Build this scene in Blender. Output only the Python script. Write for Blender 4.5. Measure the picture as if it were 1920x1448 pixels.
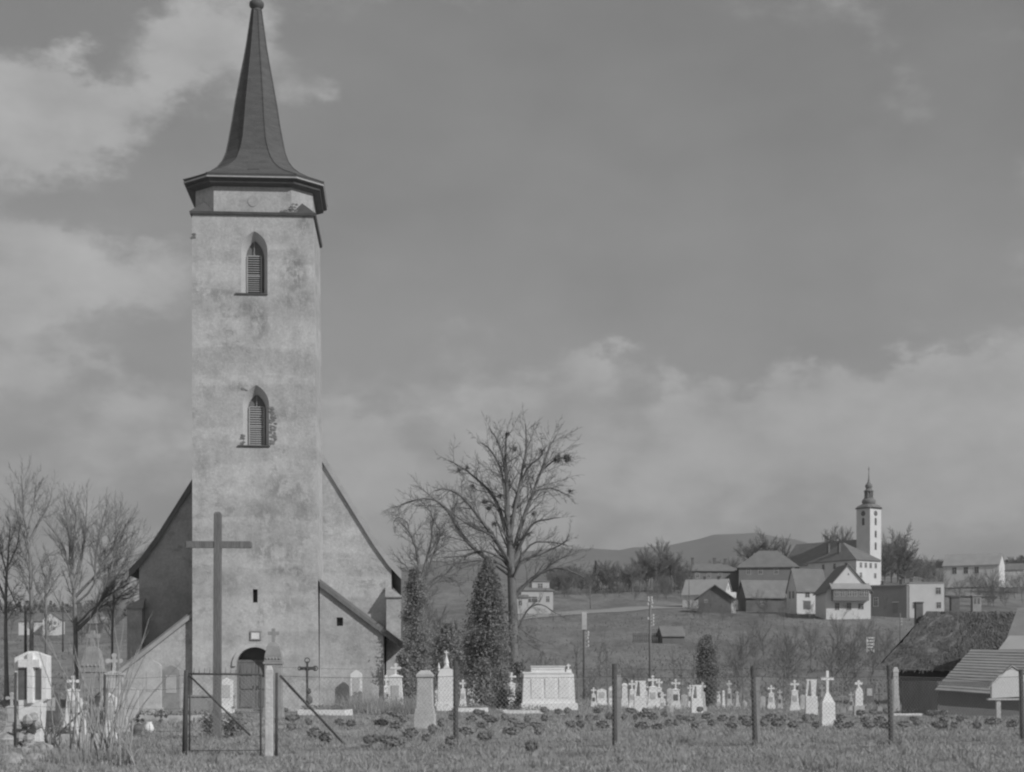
import bpy, math, random
import numpy as np
from mathutils import Vector, Matrix
from mathutils.geometry import tessellate_polygon
from bisect import bisect_right

R = math.radians
scene = bpy.context.scene
COL = scene.collection
for o in list(bpy.data.objects):
    bpy.data.objects.remove(o)

# ---------------------------------------------------------------- camera, sky, sun
F = 3200.0            # focal length in photograph pixels (photograph 1920 wide)
HY = 1272.0           # photograph row of the horizon
EYE = 1.55
cd = bpy.data.cameras.new('camera')
cam = bpy.data.objects.new('camera', cd)
COL.objects.link(cam)
cam.location = (0, 0, EYE)
cam.rotation_euler = (R(90), 0, 0)
cd.sensor_fit = 'HORIZONTAL'
cd.sensor_width = 36
cd.lens = 36 * F / 1920
cd.shift_y = (HY - 724) / 1920
cd.clip_start = 0.5
cd.clip_end = 20000
cd.dof.use_dof = True
cd.dof.focus_distance = 85
cd.dof.aperture_fstop = 2.4
scene.camera = cam

SUN_AZ, SUN_EL = 50.0, 33.0      # sun stands behind the camera to the right
sl = bpy.data.lights.new('sun', 'SUN')
sl.energy = 2.55
sl.angle = R(0.6)
sl.color = (1, 1, 1)
sun = bpy.data.objects.new('sun', sl)
COL.objects.link(sun)
sdir = Vector((math.sin(R(SUN_AZ)) * math.cos(R(SUN_EL)), -math.cos(R(SUN_AZ)) * math.cos(R(SUN_EL)), math.sin(R(SUN_EL))))
sun.rotation_euler = (-sdir).to_track_quat('-Z', 'Y').to_euler()
sun.location = (30, -30, 40)

vs = scene.view_settings
vs.view_transform = 'Standard'
vs.look = 'None'
vs.exposure = 0.0
vs.gamma = 1.0
vs.use_curve_mapping = False
scene.render.engine = 'CYCLES'
scene.cycles.filter_width = 2.2
scene.cycles.volume_bounces = 0
scene.cycles.max_bounces = 5

def build_world():
    w = bpy.data.worlds.new('World')
    scene.world = w
    w.use_nodes = True
    nt = w.node_tree
    nt.nodes.clear()
    N, L = nt.nodes.new, nt.links.new
    out = N('ShaderNodeOutputWorld'); bg = N('ShaderNodeBackground')
    L(bg.outputs[0], out.inputs[0])
    sky = N('ShaderNodeTexSky'); sky.sky_type = 'NISHITA'; sky.sun_disc = False
    sky.sun_elevation = R(SUN_EL); sky.sun_rotation = R(180 - SUN_AZ)
    bw = N('ShaderNodeRGBToBW'); L(sky.outputs[0], bw.inputs[0])
    tc = N('ShaderNodeTexCoord')
    def math_(op, a, b=None, c=None, clamp=False):
        n = N('ShaderNodeMath'); n.operation = op; n.use_clamp = clamp
        for i, v in enumerate((a, b, c)):
            if v is None: continue
            if isinstance(v, (int, float)): n.inputs[i].default_value = v
            else: L(v, n.inputs[i])
        return n.outputs[0]
    mp = N('ShaderNodeMapping'); L(tc.outputs['Generated'], mp.inputs[0]); mp.inputs['Scale'].default_value = (1, 1, 1.7)
    def noise(scale, det, rough, loc=(0, 0, 0)):
        m2 = N('ShaderNodeMapping'); L(mp.outputs[0], m2.inputs[0]); m2.inputs['Location'].default_value = loc
        n = N('ShaderNodeTexNoise'); L(m2.outputs[0], n.inputs['Vector'])
        n.inputs['Scale'].default_value = scale; n.inputs['Detail'].default_value = det; n.inputs['Roughness'].default_value = rough
        return n
    n1 = noise(15, 10, .58)
    n2 = noise(3.2, 4, .5, (3.1, 1.7, 4.2))
    nw = noise(22, 8, .6, (7, 2, 1))
    # warp the direction a little so that the banks have billowing edges
    vm = N('ShaderNodeVectorMath'); vm.operation = 'MULTIPLY_ADD'
    L(nw.outputs['Color'], vm.inputs[0]); vm.inputs[1].default_value = (.075, .075, .075); L(tc.outputs['Generated'], vm.inputs[2])
    vo = N('ShaderNodeVectorMath'); vo.operation = 'SUBTRACT'; L(vm.outputs[0], vo.inputs[0]); vo.inputs[1].default_value = (.0375, .0375, .0375)
    banks = [  # photograph column, row, radius, amount: cloud banks and the gaps between them
        (40, 185, 120, .24), (140, 150, 120, .30), (235, 185, 110, .22), (60, 270, 110, .20), (170, 265, 110, .16), (380, 60, 120, .34), (440, 110, 110, .26), (330, 140, 70, .16), (-150, 230, 200, .3),
        (30, 500, 100, .30), (120, 500, 95, .30), (210, 520, 90, .26), (300, 520, 75, .18), (60, 560, 90, .16), (-120, 520, 160, .3), (70, 685, 60, .24), (140, 675, 50, .22), (210, 668, 40, .16), (20, 700, 60, .2),
        (330, 730, 80, .16), (250, 790, 90, .22), (120, 820, 110, .16), (650, 820, 90, .28), (700, 870, 100, .24), (620, 900, 120, .16), (560, 160, 60, .16), (600, 155, 40, .12),
        (1090, 680, 60, .28), (1140, 690, 50, .24), (1030, 715, 60, .20), (960, 735, 60, .18), (890, 740, 50, .12), (1290, 755, 60, .26), (1370, 760, 60, .24), (1460, 755, 70, .24), (1540, 745, 70, .28), (1630, 745, 70, .26), (1720, 735, 70, .30), (1800, 715, 70, .34), (1870, 730, 70, .30), (1600, 640, 120, -.16), (1400, 650, 120, -.16), (1800, 610, 110, -.16), (1230, 640, 90, -.14), (1960, 690, 90, .3),
        (1330, 830, 140, .20), (1500, 830, 160, .20), (1680, 820, 170, .22), (1850, 820, 170, .22), (2050, 800, 200, .25), (1100, 850, 160, .14), (850, 900, 140, .12), (1650, 160, 160, .06), (1780, 190, 110, .08),
        (1500, 1000, 420, .14), (1000, 1000, 300, .12), (250, 980, 300, .10), (2300, 500, 300, .2), (-500, 700, 350, .2), (2600, 900, 300, .2), (-700, 300, 250, .2),
        (60, 40, 130, -.34), (200, 40, 110, -.26), (270, 130, 50, -.12), (150, 400, 110, -.20), (290, 400, 110, -.20), (330, 290, 80, -.16), (50, 400, 90, -.14), (100, 620, 90, -.18), (230, 610, 90, -.14), (150, 735, 70, -.14), (330, 640, 90, -.10),
        (760, 300, 280, -.18), (1050, 400, 300, -.18), (1400, 450, 300, -.16), (1700, 420, 260, -.12), (640, 560, 200, -.12), (1900, 120, 120, -.16), (1000, 120, 240, -.10), (1300, 200, 240, -.10), (620, 300, 140, -.12),
    ]
    tot = None
    for (x, y, r, a) in banks:
        d = Vector(((x - 960) / F, 1, (HY - y) / F)).normalized()
        ds = N('ShaderNodeVectorMath'); ds.operation = 'DISTANCE'; L(vo.outputs[0], ds.inputs[0]); ds.inputs[1].default_value = d
        mr = N('ShaderNodeMapRange'); mr.interpolation_type = 'SMOOTHSTEP'
        L(ds.outputs['Value'], mr.inputs['Value'])
        mr.inputs['From Min'].default_value = 0.0; mr.inputs['From Max'].default_value = 1.5 * r / F
        mr.inputs['To Min'].default_value = a; mr.inputs['To Max'].default_value = 0
        tot = mr.outputs[0] if tot is None else math_('ADD', tot, mr.outputs[0])
    v = math_('ADD', math_('MULTIPLY', n1.outputs['Fac'], .95), math_('MULTIPLY', n2.outputs['Fac'], .45))
    v = math_('ADD', v, math_('MULTIPLY', tot, 1.0))
    mr = N('ShaderNodeMapRange'); mr.interpolation_type = 'SMOOTHSTEP'; L(v, mr.inputs['Value'])
    mr.inputs['From Min'].default_value = .66; mr.inputs['From Max'].default_value = 1.06
    fac = mr.outputs[0]
    # cloud light against the darker clear air of the film
    air = math_('MULTIPLY', bw.outputs[0], .050)
    air = math_('MINIMUM', math_('ADD', air, .095), .29)
    n3 = noise(5.5, 6, .55, (11, 5, 2))
    mr3 = N('ShaderNodeMapRange'); L(n3.outputs['Fac'], mr3.inputs['Value']); mr3.inputs['From Min'].default_value = .3; mr3.inputs['From Max'].default_value = .7; mr3.inputs['To Min'].default_value = .88; mr3.inputs['To Max'].default_value = 1.16
    air = math_('MULTIPLY', air, mr3.outputs[0])
    cloud = math_('ADD', math_('MULTIPLY', n1.outputs['Fac'], .34), .24)
    mix = N('ShaderNodeMix'); mix.data_type = 'FLOAT'
    L(fac, mix.inputs['Factor']); L(air, mix.inputs['A']); L(cloud, mix.inputs['B'])
    L(mix.outputs['Result'], bg.inputs['Color'])
    bg.inputs['Strength'].default_value = 1.0
    w.cycles.sampling_method = 'MANUAL'
    w.cycles.sample_map_resolution = 512
build_world()

# ---------------------------------------------------------------- terrain
PROF_R = [(130, 1310.15), (160, 1291), (200, 1266), (250, 1224), (300, 1182), (340, 1153), (370, 1140), (420, 1119), (480, 1095), (600, 1087), (800, 1083), (1100, 1088), (1500, 1110), (2500, 1180), (9000, 1250)]
PROF_L = [(130, 1310.15), (180, 1285), (250, 1240), (300, 1210), (350, 1190), (480, 1168), (700, 1150), (1000, 1146), (1500, 1150), (2500, 1190), (9000, 1250)]
def interp(prof, v):
    if v <= prof[0][0]: return prof[0][1]
    for (a, ya), (b, yb) in zip(prof, prof[1:]):
        if v <= b:
            return ya + (yb - ya) * (v - a) / (b - a)
    return prof[-1][1]
def row(Y, u):
    x = 960 + F * u
    t = min(1, max(0, (x - 300) / 450)); t = t * t * (3 - 2 * t)
    return interp(PROF_L, Y) * (1 - t) + interp(PROF_R, Y) * t
def hnoise(X, Y):
    return math.sin(X * .11 + 1.3) * math.sin(Y * .083) + .6 * math.sin(X * .043 - Y * .061) + .4 * math.sin(X * .31 + Y * .17)
def terrain(X, Y):
    if Y <= 130:
        return .03 * math.sin(X * .9 + Y * .4) * math.sin(Y * .7 - X * .3) if Y > 20 else 0
    z = EYE - (row(Y, X / Y) - HY) * Y / F
    return z + .18 * hnoise(X, Y) * min(1, (Y - 130) / 60)
def hit(x, y):
    """point of the ground seen at photograph pixel x, y"""
    u = (x - 960) / F
    if y > 1310.1:
        Y = EYE * F / (y - HY)
    else:
        a, b = 130.0, 800.0
        for _ in range(40):
            m = (a + b) / 2
            if row(m, u) > y: a = m
            else: b = m
        Y = a
    return Vector((u * Y, Y, terrain(u * Y, Y)))
def at(x, y, Y):
    return Vector(((x - 960) / F * Y, Y, EYE + (HY - y) / F * Y))

# ---------------------------------------------------------------- materials
def M(name, v, var=.18, scale=2.0, rough=.9, bump=0.0, bscale=20, stretch=(1, 1, 1), fine=.1):
    m = bpy.data.materials.new(name); m.use_nodes = True
    nt = m.node_tree; b = nt.nodes['Principled BSDF']; N, L = nt.nodes.new, nt.links.new
    b.inputs['Roughness'].default_value = rough
    b.inputs['Specular IOR Level'].default_value = .25
    tc = N('ShaderNodeTexCoord'); mp = N('ShaderNodeMapping'); mp.inputs['Scale'].default_value = stretch
    L(tc.outputs['Object'], mp.inputs[0])
    n = N('ShaderNodeTexNoise'); n.inputs['Scale'].default_value = scale; n.inputs['Detail'].default_value = 6; n.inputs['Roughness'].default_value = .62
    L(mp.outputs[0], n.inputs['Vector'])
    mr = N('ShaderNodeMapRange'); mr.inputs['From Min'].default_value = .25; mr.inputs['From Max'].default_value = .75
    mr.inputs['To Min'].default_value = v * (1 - var); mr.inputs['To Max'].default_value = v * (1 + var)
    L(n.outputs['Fac'], mr.inputs['Value'])
    n2 = N('ShaderNodeTexNoise'); n2.inputs['Scale'].default_value = bscale; n2.inputs['Detail'].default_value = 4
    L(mp.outputs[0], n2.inputs['Vector'])
    f = N('ShaderNodeMapRange'); f.inputs['From Min'].default_value = .3; f.inputs['From Max'].default_value = .7
    f.inputs['To Min'].default_value = 1 - fine; f.inputs['To Max'].default_value = 1 + fine
    L(n2.outputs['Fac'], f.inputs['Value'])
    mu = N('ShaderNodeMath'); mu.operation = 'MULTIPLY'; L(mr.outputs[0], mu.inputs[0]); L(f.outputs[0], mu.inputs[1])
    L(mu.outputs[0], b.inputs['Base Color'])
    if bump:
        bp = N('ShaderNodeBump'); bp.inputs['Strength'].default_value = bump; bp.inputs['Distance'].default_value = .05
        L(n2.outputs['Fac'], bp.inputs['Height']); L(bp.outputs[0], b.inputs['Normal'])
    return m

# stains on the tower front: x, z, half width, half height in metres, strength
STAINS = [(1.75, 20.6, .75, 1.3, .9), (1.9, 19.3, .9, .7, .7), (.1, 18.2, .6, 1.0, .9), (-1.7, 19.5, 1.2, .45, .7), (-2.6, 19.7, .5, .6, .6), (-.4, 18.9, .7, .6, .7), (2.2, 22.9, .35, .8, .8),
          (1.2, 13.9, 1.5, .35, .5), (-.9, 15.2, .8, .3, .6), (1.3, 10.4, 1.3, .9, .7), (.4, 9.2, 1.2, .8, .6), (2.3, 9.8, .6, .9, .6), (.6, 7.6, 1.5, .9, .7), (1.7, 7.4, .9, .5, .6), (1.6, 6.6, 1.4, .35, .8), (-1.4, 5.9, .8, .7, .6), (2.4, 6.2, .5, .8, .6), (.2, 4.2, .22, 1.0, .7), (-2.5, 11.2, .5, 1.2, .4), (1.3, 5.0, 1.0, .6, .5), (0, 22.2, 2.4, .25, .3)]
def plaster_material(name, base, dark, seed, stains=()):
    """weathered lime plaster: broad damp stains, repaired bays, peeling and speckle"""
    m = bpy.data.materials.new(name); m.use_nodes = True
    nt = m.node_tree; b = nt.nodes['Principled BSDF']; N, L = nt.nodes.new, nt.links.new
    b.inputs['Roughness'].default_value = .95; b.inputs['Specular IOR Level'].default_value = .15
    tc = N('ShaderNodeTexCoord')
    def noise(scale, det, rough, stretch=(1, 1, 1), off=0):
        mp = N('ShaderNodeMapping'); mp.inputs['Scale'].default_value = stretch; mp.inputs['Location'].default_value = (seed + off, seed * 2, off)
        L(tc.outputs['Object'], mp.inputs[0])
        n = N('ShaderNodeTexNoise'); n.inputs['Scale'].default_value = scale; n.inputs['Detail'].default_value = det; n.inputs['Roughness'].default_value = rough
        L(mp.outputs[0], n.inputs['Vector']); return n.outputs['Fac']
    def rng(src, a, b_, c, d, smooth=True):
        r = N('ShaderNodeMapRange'); r.interpolation_type = 'SMOOTHSTEP' if smooth else 'LINEAR'
        L(src, r.inputs['Value'])
        for k, v in zip(('From Min', 'From Max', 'To Min', 'To Max'), (a, b_, c, d)): r.inputs[k].default_value = v
        return r.outputs[0]
    def mul(a, c):
        n = N('ShaderNodeMath'); n.operation = 'MULTIPLY'; L(a, n.inputs[0])
        if isinstance(c, float): n.inputs[1].default_value = c
        else: L(c, n.inputs[1])
        return n.outputs[0]
    broad = noise(.34, 5, .6)                                 # broad clouds of damp
    streak = noise(.9, 6, .65, (1.4, 1.4, .35), 3)            # rain streaks
    bays = noise(.55, 2, .4, (.12, .12, 1.2), 9)              # scaffold bays of repaired plaster
    peel = noise(1.5, 9, .72, (1, 1, 1.4), 17)                # peeled spots
    peelmask = noise(.38, 3, .5, (1, 1, 1), 31)
    speck = noise(9, 5, .7, (1, 1, 1), 5)
    v = rng(broad, .3, .7, base * .95, base * 1.05)
    v = mul(v, rng(streak, .35, .68, 1.03, .91))
    v = mul(v, rng(bays, .45, .52, .90, 1.04))
    v = mul(v, rng(noise(1.3, 7, .7, (1, 1, 1.2), 41), .40, .68, 1.04, .90))
    v = mul(v, rng(noise(3.6, 6, .7, (1, 1, .8), 47), .36, .70, 1.05, .90))
    v = mul(v, rng(speck, .3, .72, 1.12, .82, False))
    pm = mul(rng(peel, .50, .64, 0, .85), rng(peelmask, .46, .64, 0, 1))
    if stains:
        tot = None
        grit = rng(noise(2.6, 9, .78, (1, 1, .7), 61), .41, .58, 0, 1)
        for (x, z, rx, rz, a) in stains:
            sb = N('ShaderNodeVectorMath'); sb.operation = 'SUBTRACT'; L(tc.outputs['Object'], sb.inputs[0]); sb.inputs[1].default_value = (x, 0, z)
            ml = N('ShaderNodeVectorMath'); ml.operation = 'MULTIPLY'; L(sb.outputs[0], ml.inputs[0]); ml.inputs[1].default_value = (1 / rx, 0, 1 / rz)
            ln = N('ShaderNodeVectorMath'); ln.operation = 'LENGTH'; L(ml.outputs[0], ln.inputs[0])
            f = rng(ln.outputs['Value'], .2, 1.25, a, 0)
            if tot is None: tot = f
            else:
                mx = N('ShaderNodeMath'); mx.operation = 'MAXIMUM'; L(tot, mx.inputs[0]); L(f, mx.inputs[1]); tot = mx.outputs[0]
        pm2 = mul(tot, grit)
        mx = N('ShaderNodeMath'); mx.operation = 'MAXIMUM'; L(mul(pm, .6), mx.inputs[0]); L(pm2, mx.inputs[1]); pm = mx.outputs[0]
    mix = N('ShaderNodeMix'); mix.data_type = 'FLOAT'; L(pm, mix.inputs['Factor']); L(v, mix.inputs['A']); mix.inputs['B'].default_value = dark
    L(mix.outputs['Result'], b.inputs['Base Color'])
    ad = N('ShaderNodeMath'); ad.operation = 'MULTIPLY_ADD'; L(pm, ad.inputs[0]); ad.inputs[1].default_value = -.8; L(speck, ad.inputs[2])
    bp = N('ShaderNodeBump'); bp.inputs['Strength'].default_value = .5; bp.inputs['Distance'].default_value = .04
    L(ad.outputs[0], bp.inputs['Height']); L(bp.outputs[0], b.inputs['Normal'])
    return m

PLASTER = plaster_material('weathered_plaster', .56, .25, 2.0, STAINS)
PLASTER2 = plaster_material('patched_plaster', .53, .36, 8.5)
REVEAL = M('limewashed_reveal', .52, .1, 2)
SPIRE = M('spire_shingle', 0.125, .22, 1.2, .75, .5, 9, (1, 1, 5), .16)
NAVEROOF = M('nave_roof', 0.2, .2, 1.5, .85, .4, 8)
TIN = M('dark_tin', 0.12, .2, 2, .6)
VERGE = M('verge_board', .42, .18, 2, .85)
WHITEPAINT = M('white_paint', .55, .1, 3)
LOUVRE = M('louvre_wood', .40, .12, 4, .8)
VOID = M('dark_interior', 0.19, .1, 1)
DOORW = M('door_wood', 0.2, .2, 3, .8, .2, 12, (1, 1, .2))
BRICK = M('bare_brick', .23, .35, 6, .95, .5, 20)
STONE_W = M('white_stone', 0.84, .10, 3, .85, .2, 25, (1, 1, .7), .1)
STONE_W2 = M('pale_stone', .56, .2, 2.5, .9, .25, 25)
STONE_G = M('grey_stone', 0.37, .22, 3, .9, .3, 25)
STONE_D = M('dark_stone', 0.17, .25, 3, .6)
ROCK = M('rough_rock', .42, .35, 5, .95, .6, 14)
IRON = M('dark_iron', 0.1, .25, 5, .7)
WOODX = M('weathered_cross_wood', 0.19, .25, 3, .85, .4, 16, (3, 3, .25), .2)
WOODP = M('pole_wood', .22, .2, 3, .9)
CONC = M('pale_concrete', 0.62, .2, 4, .9, .3, 20)
WIRE = M('galvanised_wire', 0.27, .1, 3, .6)
BARK = M('bark', 0.21, .25, 3, .95, .5, 14, (2, 2, .5))
BARKL = M('left_bark', 0.29, .25, 3, .95)
TWIG = M('pale_twig', .40, .25, 6, .85)
EVERG = M('evergreen_leaf', 0.34, .4, 1.4, .8)
IVY = M('ivy_leaf', 0.37, .4, 1.6, .6)
def leafy(m):
    # thin leaves let light through
    nt = m.node_tree; b = nt.nodes['Principled BSDF']; out = nt.nodes['Material Output']
    t = nt.nodes.new('ShaderNodeBsdfTranslucent'); mx = nt.nodes.new('ShaderNodeMixShader'); mx.inputs[0].default_value = .42
    src = b.inputs['Base Color'].links[0].from_socket
    nt.links.new(src, t.inputs['Color']); nt.links.new(b.outputs[0], mx.inputs[1]); nt.links.new(t.outputs[0], mx.inputs[2]); nt.links.new(mx.outputs[0], out.inputs['Surface'])
leafy(EVERG); leafy(IVY)
MARK = M('dark_marker', 0.28, .3, 4, .85, .3, 18)
THATCH = M('thatch', 0.16, .35, .8, .98, .8, 7, (1, 1, 1), .25)
PLANK = M('roof_plank', 0.28, .3, 1.6, .9, .3, 12, (.5, 3, 3), .15)
ROOF_D = M('village_dark_roof', 0.23, .15, .5, .9)
ROOF_M = M('village_grey_roof', 0.25, .2, .6, .9)
ROOF_L = M('village_pale_roof', 0.4, .12, .5, .9)
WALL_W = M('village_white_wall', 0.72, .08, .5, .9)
WALL_V = M('villa_wall', 0.52, .1, .5, .9)
WALL_G = M('village_grey_and_shaded_wall', .24, .12, .5, .9)  # plain grey; on the flat-roofed house it stands in for shade
WALL_D = M('village_timber_wall', 0.17, .2, .8, .9)
PANE = M('window_pane', 0.14, .1, 1, .2)
FRAMEW = M('window_frame', .6, .05, 1)
FRAMED = M('dark_frame', .16, .05, 1)
PORC = M('porcelain', .8, .02, 1, .2)
GRASS = M('dry_grass', 0.4, .22, .35, .9, 0, 3, (1, 1, 1), .2)
TUSSOCK = M('tussock_grass', .24, .5, .25, .95, 0, 2)
WEED = M('weed_stalk', .36, .3, .8, .9)
FARWOOD = M('far_wood', 0.23, .2, .05, .95)
MOUNT = M('mountain_forest', 0.165, .22, .003, .95, 0, .02)

def ground_material():
    m = bpy.data.materials.new('meadow'); m.use_nodes = True
    nt = m.node_tree; b = nt.nodes['Principled BSDF']; N, L = nt.nodes.new, nt.links.new
    b.inputs['Roughness'].default_value = .95; b.inputs['Specular IOR Level'].default_value = .1
    tc = N('ShaderNodeTexCoord')
    def noise(scale, det, rough, stretch=(1, 1, 1)):
        mp = N('ShaderNodeMapping'); mp.inputs['Scale'].default_value = stretch; L(tc.outputs['Object'], mp.inputs[0])
        n = N('ShaderNodeTexNoise'); n.inputs['Scale'].default_value = scale; n.inputs['Detail'].default_value = det; n.inputs['Roughness'].default_value = rough
        L(mp.outputs[0], n.inputs['Vector']); return n.outputs['Fac']
    def rng(src, a, b_, c, d):
        r = N('ShaderNodeMapRange'); L(src, r.inputs['Value'])
        for k, v in zip(('From Min', 'From Max', 'To Min', 'To Max'), (a, b_, c, d)): r.inputs[k].default_value = v
        return r.outputs[0]
    def mul(a, c):
        n = N('ShaderNodeMath'); n.operation = 'MULTIPLY'; L(a, n.inputs[0]); L(c, n.inputs[1]); return n.outputs[0]
    fields = noise(.02, 5, .6, (1, .6, 1))
    tuft = noise(1.3, 7, .7, (1, .45, 1))
    blade = noise(9, 5, .7)
    strip = noise(.07, 6, .65, (1, .22, 1))
    v = rng(fields, .3, .7, .205, .28)
    v = mul(v, rng(strip, .3, .7, .80, 1.16))
    v = mul(v, rng(tuft, .3, .7, .76, 1.24))
    v = mul(v, rng(noise(.22, 8, .72, (1, .25, 1)), .32, .68, .74, 1.22))
    v = mul(v, rng(blade, .3, .7, .85, 1.15))
    L(v, b.inputs['Base Color'])
    bp = N('ShaderNodeBump'); bp.inputs['Strength'].default_value = .6; bp.inputs['Distance'].default_value = .1
    L(tuft, bp.inputs['Height']); L(bp.outputs[0], b.inputs['Normal'])
    return m
MEADOW = ground_material()

# ---------------------------------------------------------------- mesh helpers
class MB:
    def __init__(s): s.v = []; s.f = []
    def add(s, vs_, fs):
        k = len(s.v); s.v += [tuple(v) for v in vs_]; s.f += [tuple(i + k for i in f) for f in fs]; return s
    def box(s, x0, x1, y0, y1, z0, z1):
        return s.add([(x0, y0, z0), (x1, y0, z0), (x1, y1, z0), (x0, y1, z0), (x0, y0, z1), (x1, y0, z1), (x1, y1, z1), (x0, y1, z1)],
                     [(0, 3, 2, 1), (4, 5, 6, 7), (0, 1, 5, 4), (1, 2, 6, 5), (2, 3, 7, 6), (3, 0, 4, 7)])
    def frust(s, cx, cy, z0, z1, w0, d0, w1, d1, cham=0.0):
        """tapered block, optionally with chamfered corners"""
        def ring(w, d, z):
            w /= 2; d /= 2; c = cham * min(w, d)
            if cham <= 0: return [(cx - w, cy - d, z), (cx + w, cy - d, z), (cx + w, cy + d, z), (cx - w, cy + d, z)]
            return [(cx - w + c, cy - d, z), (cx + w - c, cy - d, z), (cx + w, cy - d + c, z), (cx + w, cy + d - c, z),
                    (cx + w - c, cy + d, z), (cx - w + c, cy + d, z), (cx - w, cy + d - c, z), (cx - w, cy - d + c, z)]
        return s.loft([ring(w0, d0, z0), ring(w1, d1, z1)])
    def loft(s, rings, cap=True):
        k = len(s.v); n = len(rings[0])
        for r in rings: s.v += [tuple(p) for p in r]
        for i in range(len(rings) - 1):
            for j in range(n):
                a = k + i * n + j; b = k + i * n + (j + 1) % n
                s.f.append((a, b, b + n, a + n))
        if cap:
            s.f.append(tuple(k + j for j in reversed(range(n))))
            s.f.append(tuple(k + (len(rings) - 1) * n + j for j in range(n)))
        return s
    def lathe(s, cx, cy, prof, n=16):
        return s.loft([[(cx + r * math.cos(2 * math.pi * j / n), cy + r * math.sin(2 * math.pi * j / n), z) for j in range(n)] for r, z in prof])
    def bar(s, a, b, w, d=None, ax=None):
        """square bar from a to b"""
        d = d or w; a = Vector(a); b = Vector(b); t = (b - a).normalized()
        r = Vector(ax) if ax else (Vector((0, 0, 1)) if abs(t.z) < .9 else Vector((0, 1, 0)))
        p = t.cross(r).normalized(); q = p.cross(t).normalized()
        return s.loft([[c + p * i * w / 2 + q * j * d / 2 for i, j in ((-1, -1), (1, -1), (1, 1), (-1, 1))] for c in (a, b)])
    def tube(s, pts, rad, n=8):
        pts = [Vector(p) for p in pts]
        rad = rad if isinstance(rad, (list, tuple)) else [rad] * len(pts)
        rings = []
        for i, p in enumerate(pts):
            t = (pts[min(i + 1, len(pts) - 1)] - pts[max(i - 1, 0)]).normalized()
            r = Vector((.31, .52, .8)) if abs(t.z) < .95 else Vector((1, .1, 0))
            a = t.cross(r).normalized(); b = t.cross(a).normalized()
            rings.append([p + (a * math.cos(2 * math.pi * j / n) + b * math.sin(2 * math.pi * j / n)) * rad[i] for j in range(n)])
        return s.loft(rings)
    def extrude_xz(s, pts, y0, y1):
        n = len(pts); k = len(s.v)
        s.v += [(x, y0, z) for x, z in pts] + [(x, y1, z) for x, z in pts]
        s.f.append(tuple(k + i for i in range(n))); s.f.append(tuple(k + n + i for i in reversed(range(n))))
        for i in range(n):
            j = (i + 1) % n; s.f.append((k + i, k + n + i, k + n + j, k + j))
        return s
    def blob(s, c, r, rng, n=8, m=5, rough=.22, sq=(1, 1, 1)):
        rings = []
        for i in range(m):
            th = math.pi * (i + .4) / (m - .2)
            rings.append([(c[0] + sq[0] * r * math.sin(th) * math.cos(2 * math.pi * j / n) * (1 + rng.uniform(-rough, rough)),
                           c[1] + sq[1] * r * math.sin(th) * math.sin(2 * math.pi * j / n) * (1 + rng.uniform(-rough, rough)),
                           c[2] - sq[2] * r * math.cos(th) * (1 + rng.uniform(-rough, rough) * .6)) for j in range(n)])
        return s.loft(rings)
    def build(s, name, mat, parent=None, smooth=False, bevel=0):
        me = bpy.data.meshes.new(name); me.from_pydata(s.v, [], s.f); me.update()
        me.materials.append(mat)
        import bmesh
        bm = bmesh.new(); bm.from_mesh(me); bmesh.ops.recalc_face_normals(bm, faces=bm.faces); bm.to_mesh(me); bm.free()
        if smooth:
            me.polygons.foreach_set('use_smooth', [True] * len(me.polygons))
        o = bpy.data.objects.new(name, me); COL.objects.link(o)
        if parent: o.parent = parent
        if bevel:
            b = o.modifiers.new('bevel', 'BEVEL'); b.width = bevel; b.segments = 2; b.limit_method = 'ANGLE'
        return o

def tag(o, label, cat, group=None, kind=None):
    o['label'] = label; o['category'] = cat
    if group: o['group'] = group
    if kind: o['kind'] = kind
    return o
def thing(name, label, cat, loc=(0, 0, 0), rz=0, group=None):
    o = bpy.data.objects.new(name, None); COL.objects.link(o); o.empty_display_size = .2
    o.location = loc; o.rotation_euler = (0, 0, rz)
    return tag(o, label, cat, group)
def link_data(name, me, parent=None):
    o = bpy.data.objects.new(name, me); COL.objects.link(o)
    if parent: o.parent = parent
    return o
def quad_mesh(name, V, Q, mat, smooth=False):
    me = bpy.data.meshes.new(name)
    V = np.ascontiguousarray(V, dtype=np.float32); Q = np.ascontiguousarray(Q, dtype=np.int32)
    me.vertices.add(len(V)); me.vertices.foreach_set('co', V.ravel())
    me.loops.add(Q.size); me.loops.foreach_set('vertex_index', Q.ravel())
    me.polygons.add(len(Q)); me.polygons.foreach_set('loop_start', np.arange(0, Q.size, 4, dtype=np.int32))
    if smooth: me.polygons.foreach_set('use_smooth', np.ones(len(Q), dtype=bool))
    me.update(calc_edges=True); me.materials.append(mat)
    return me

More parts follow.
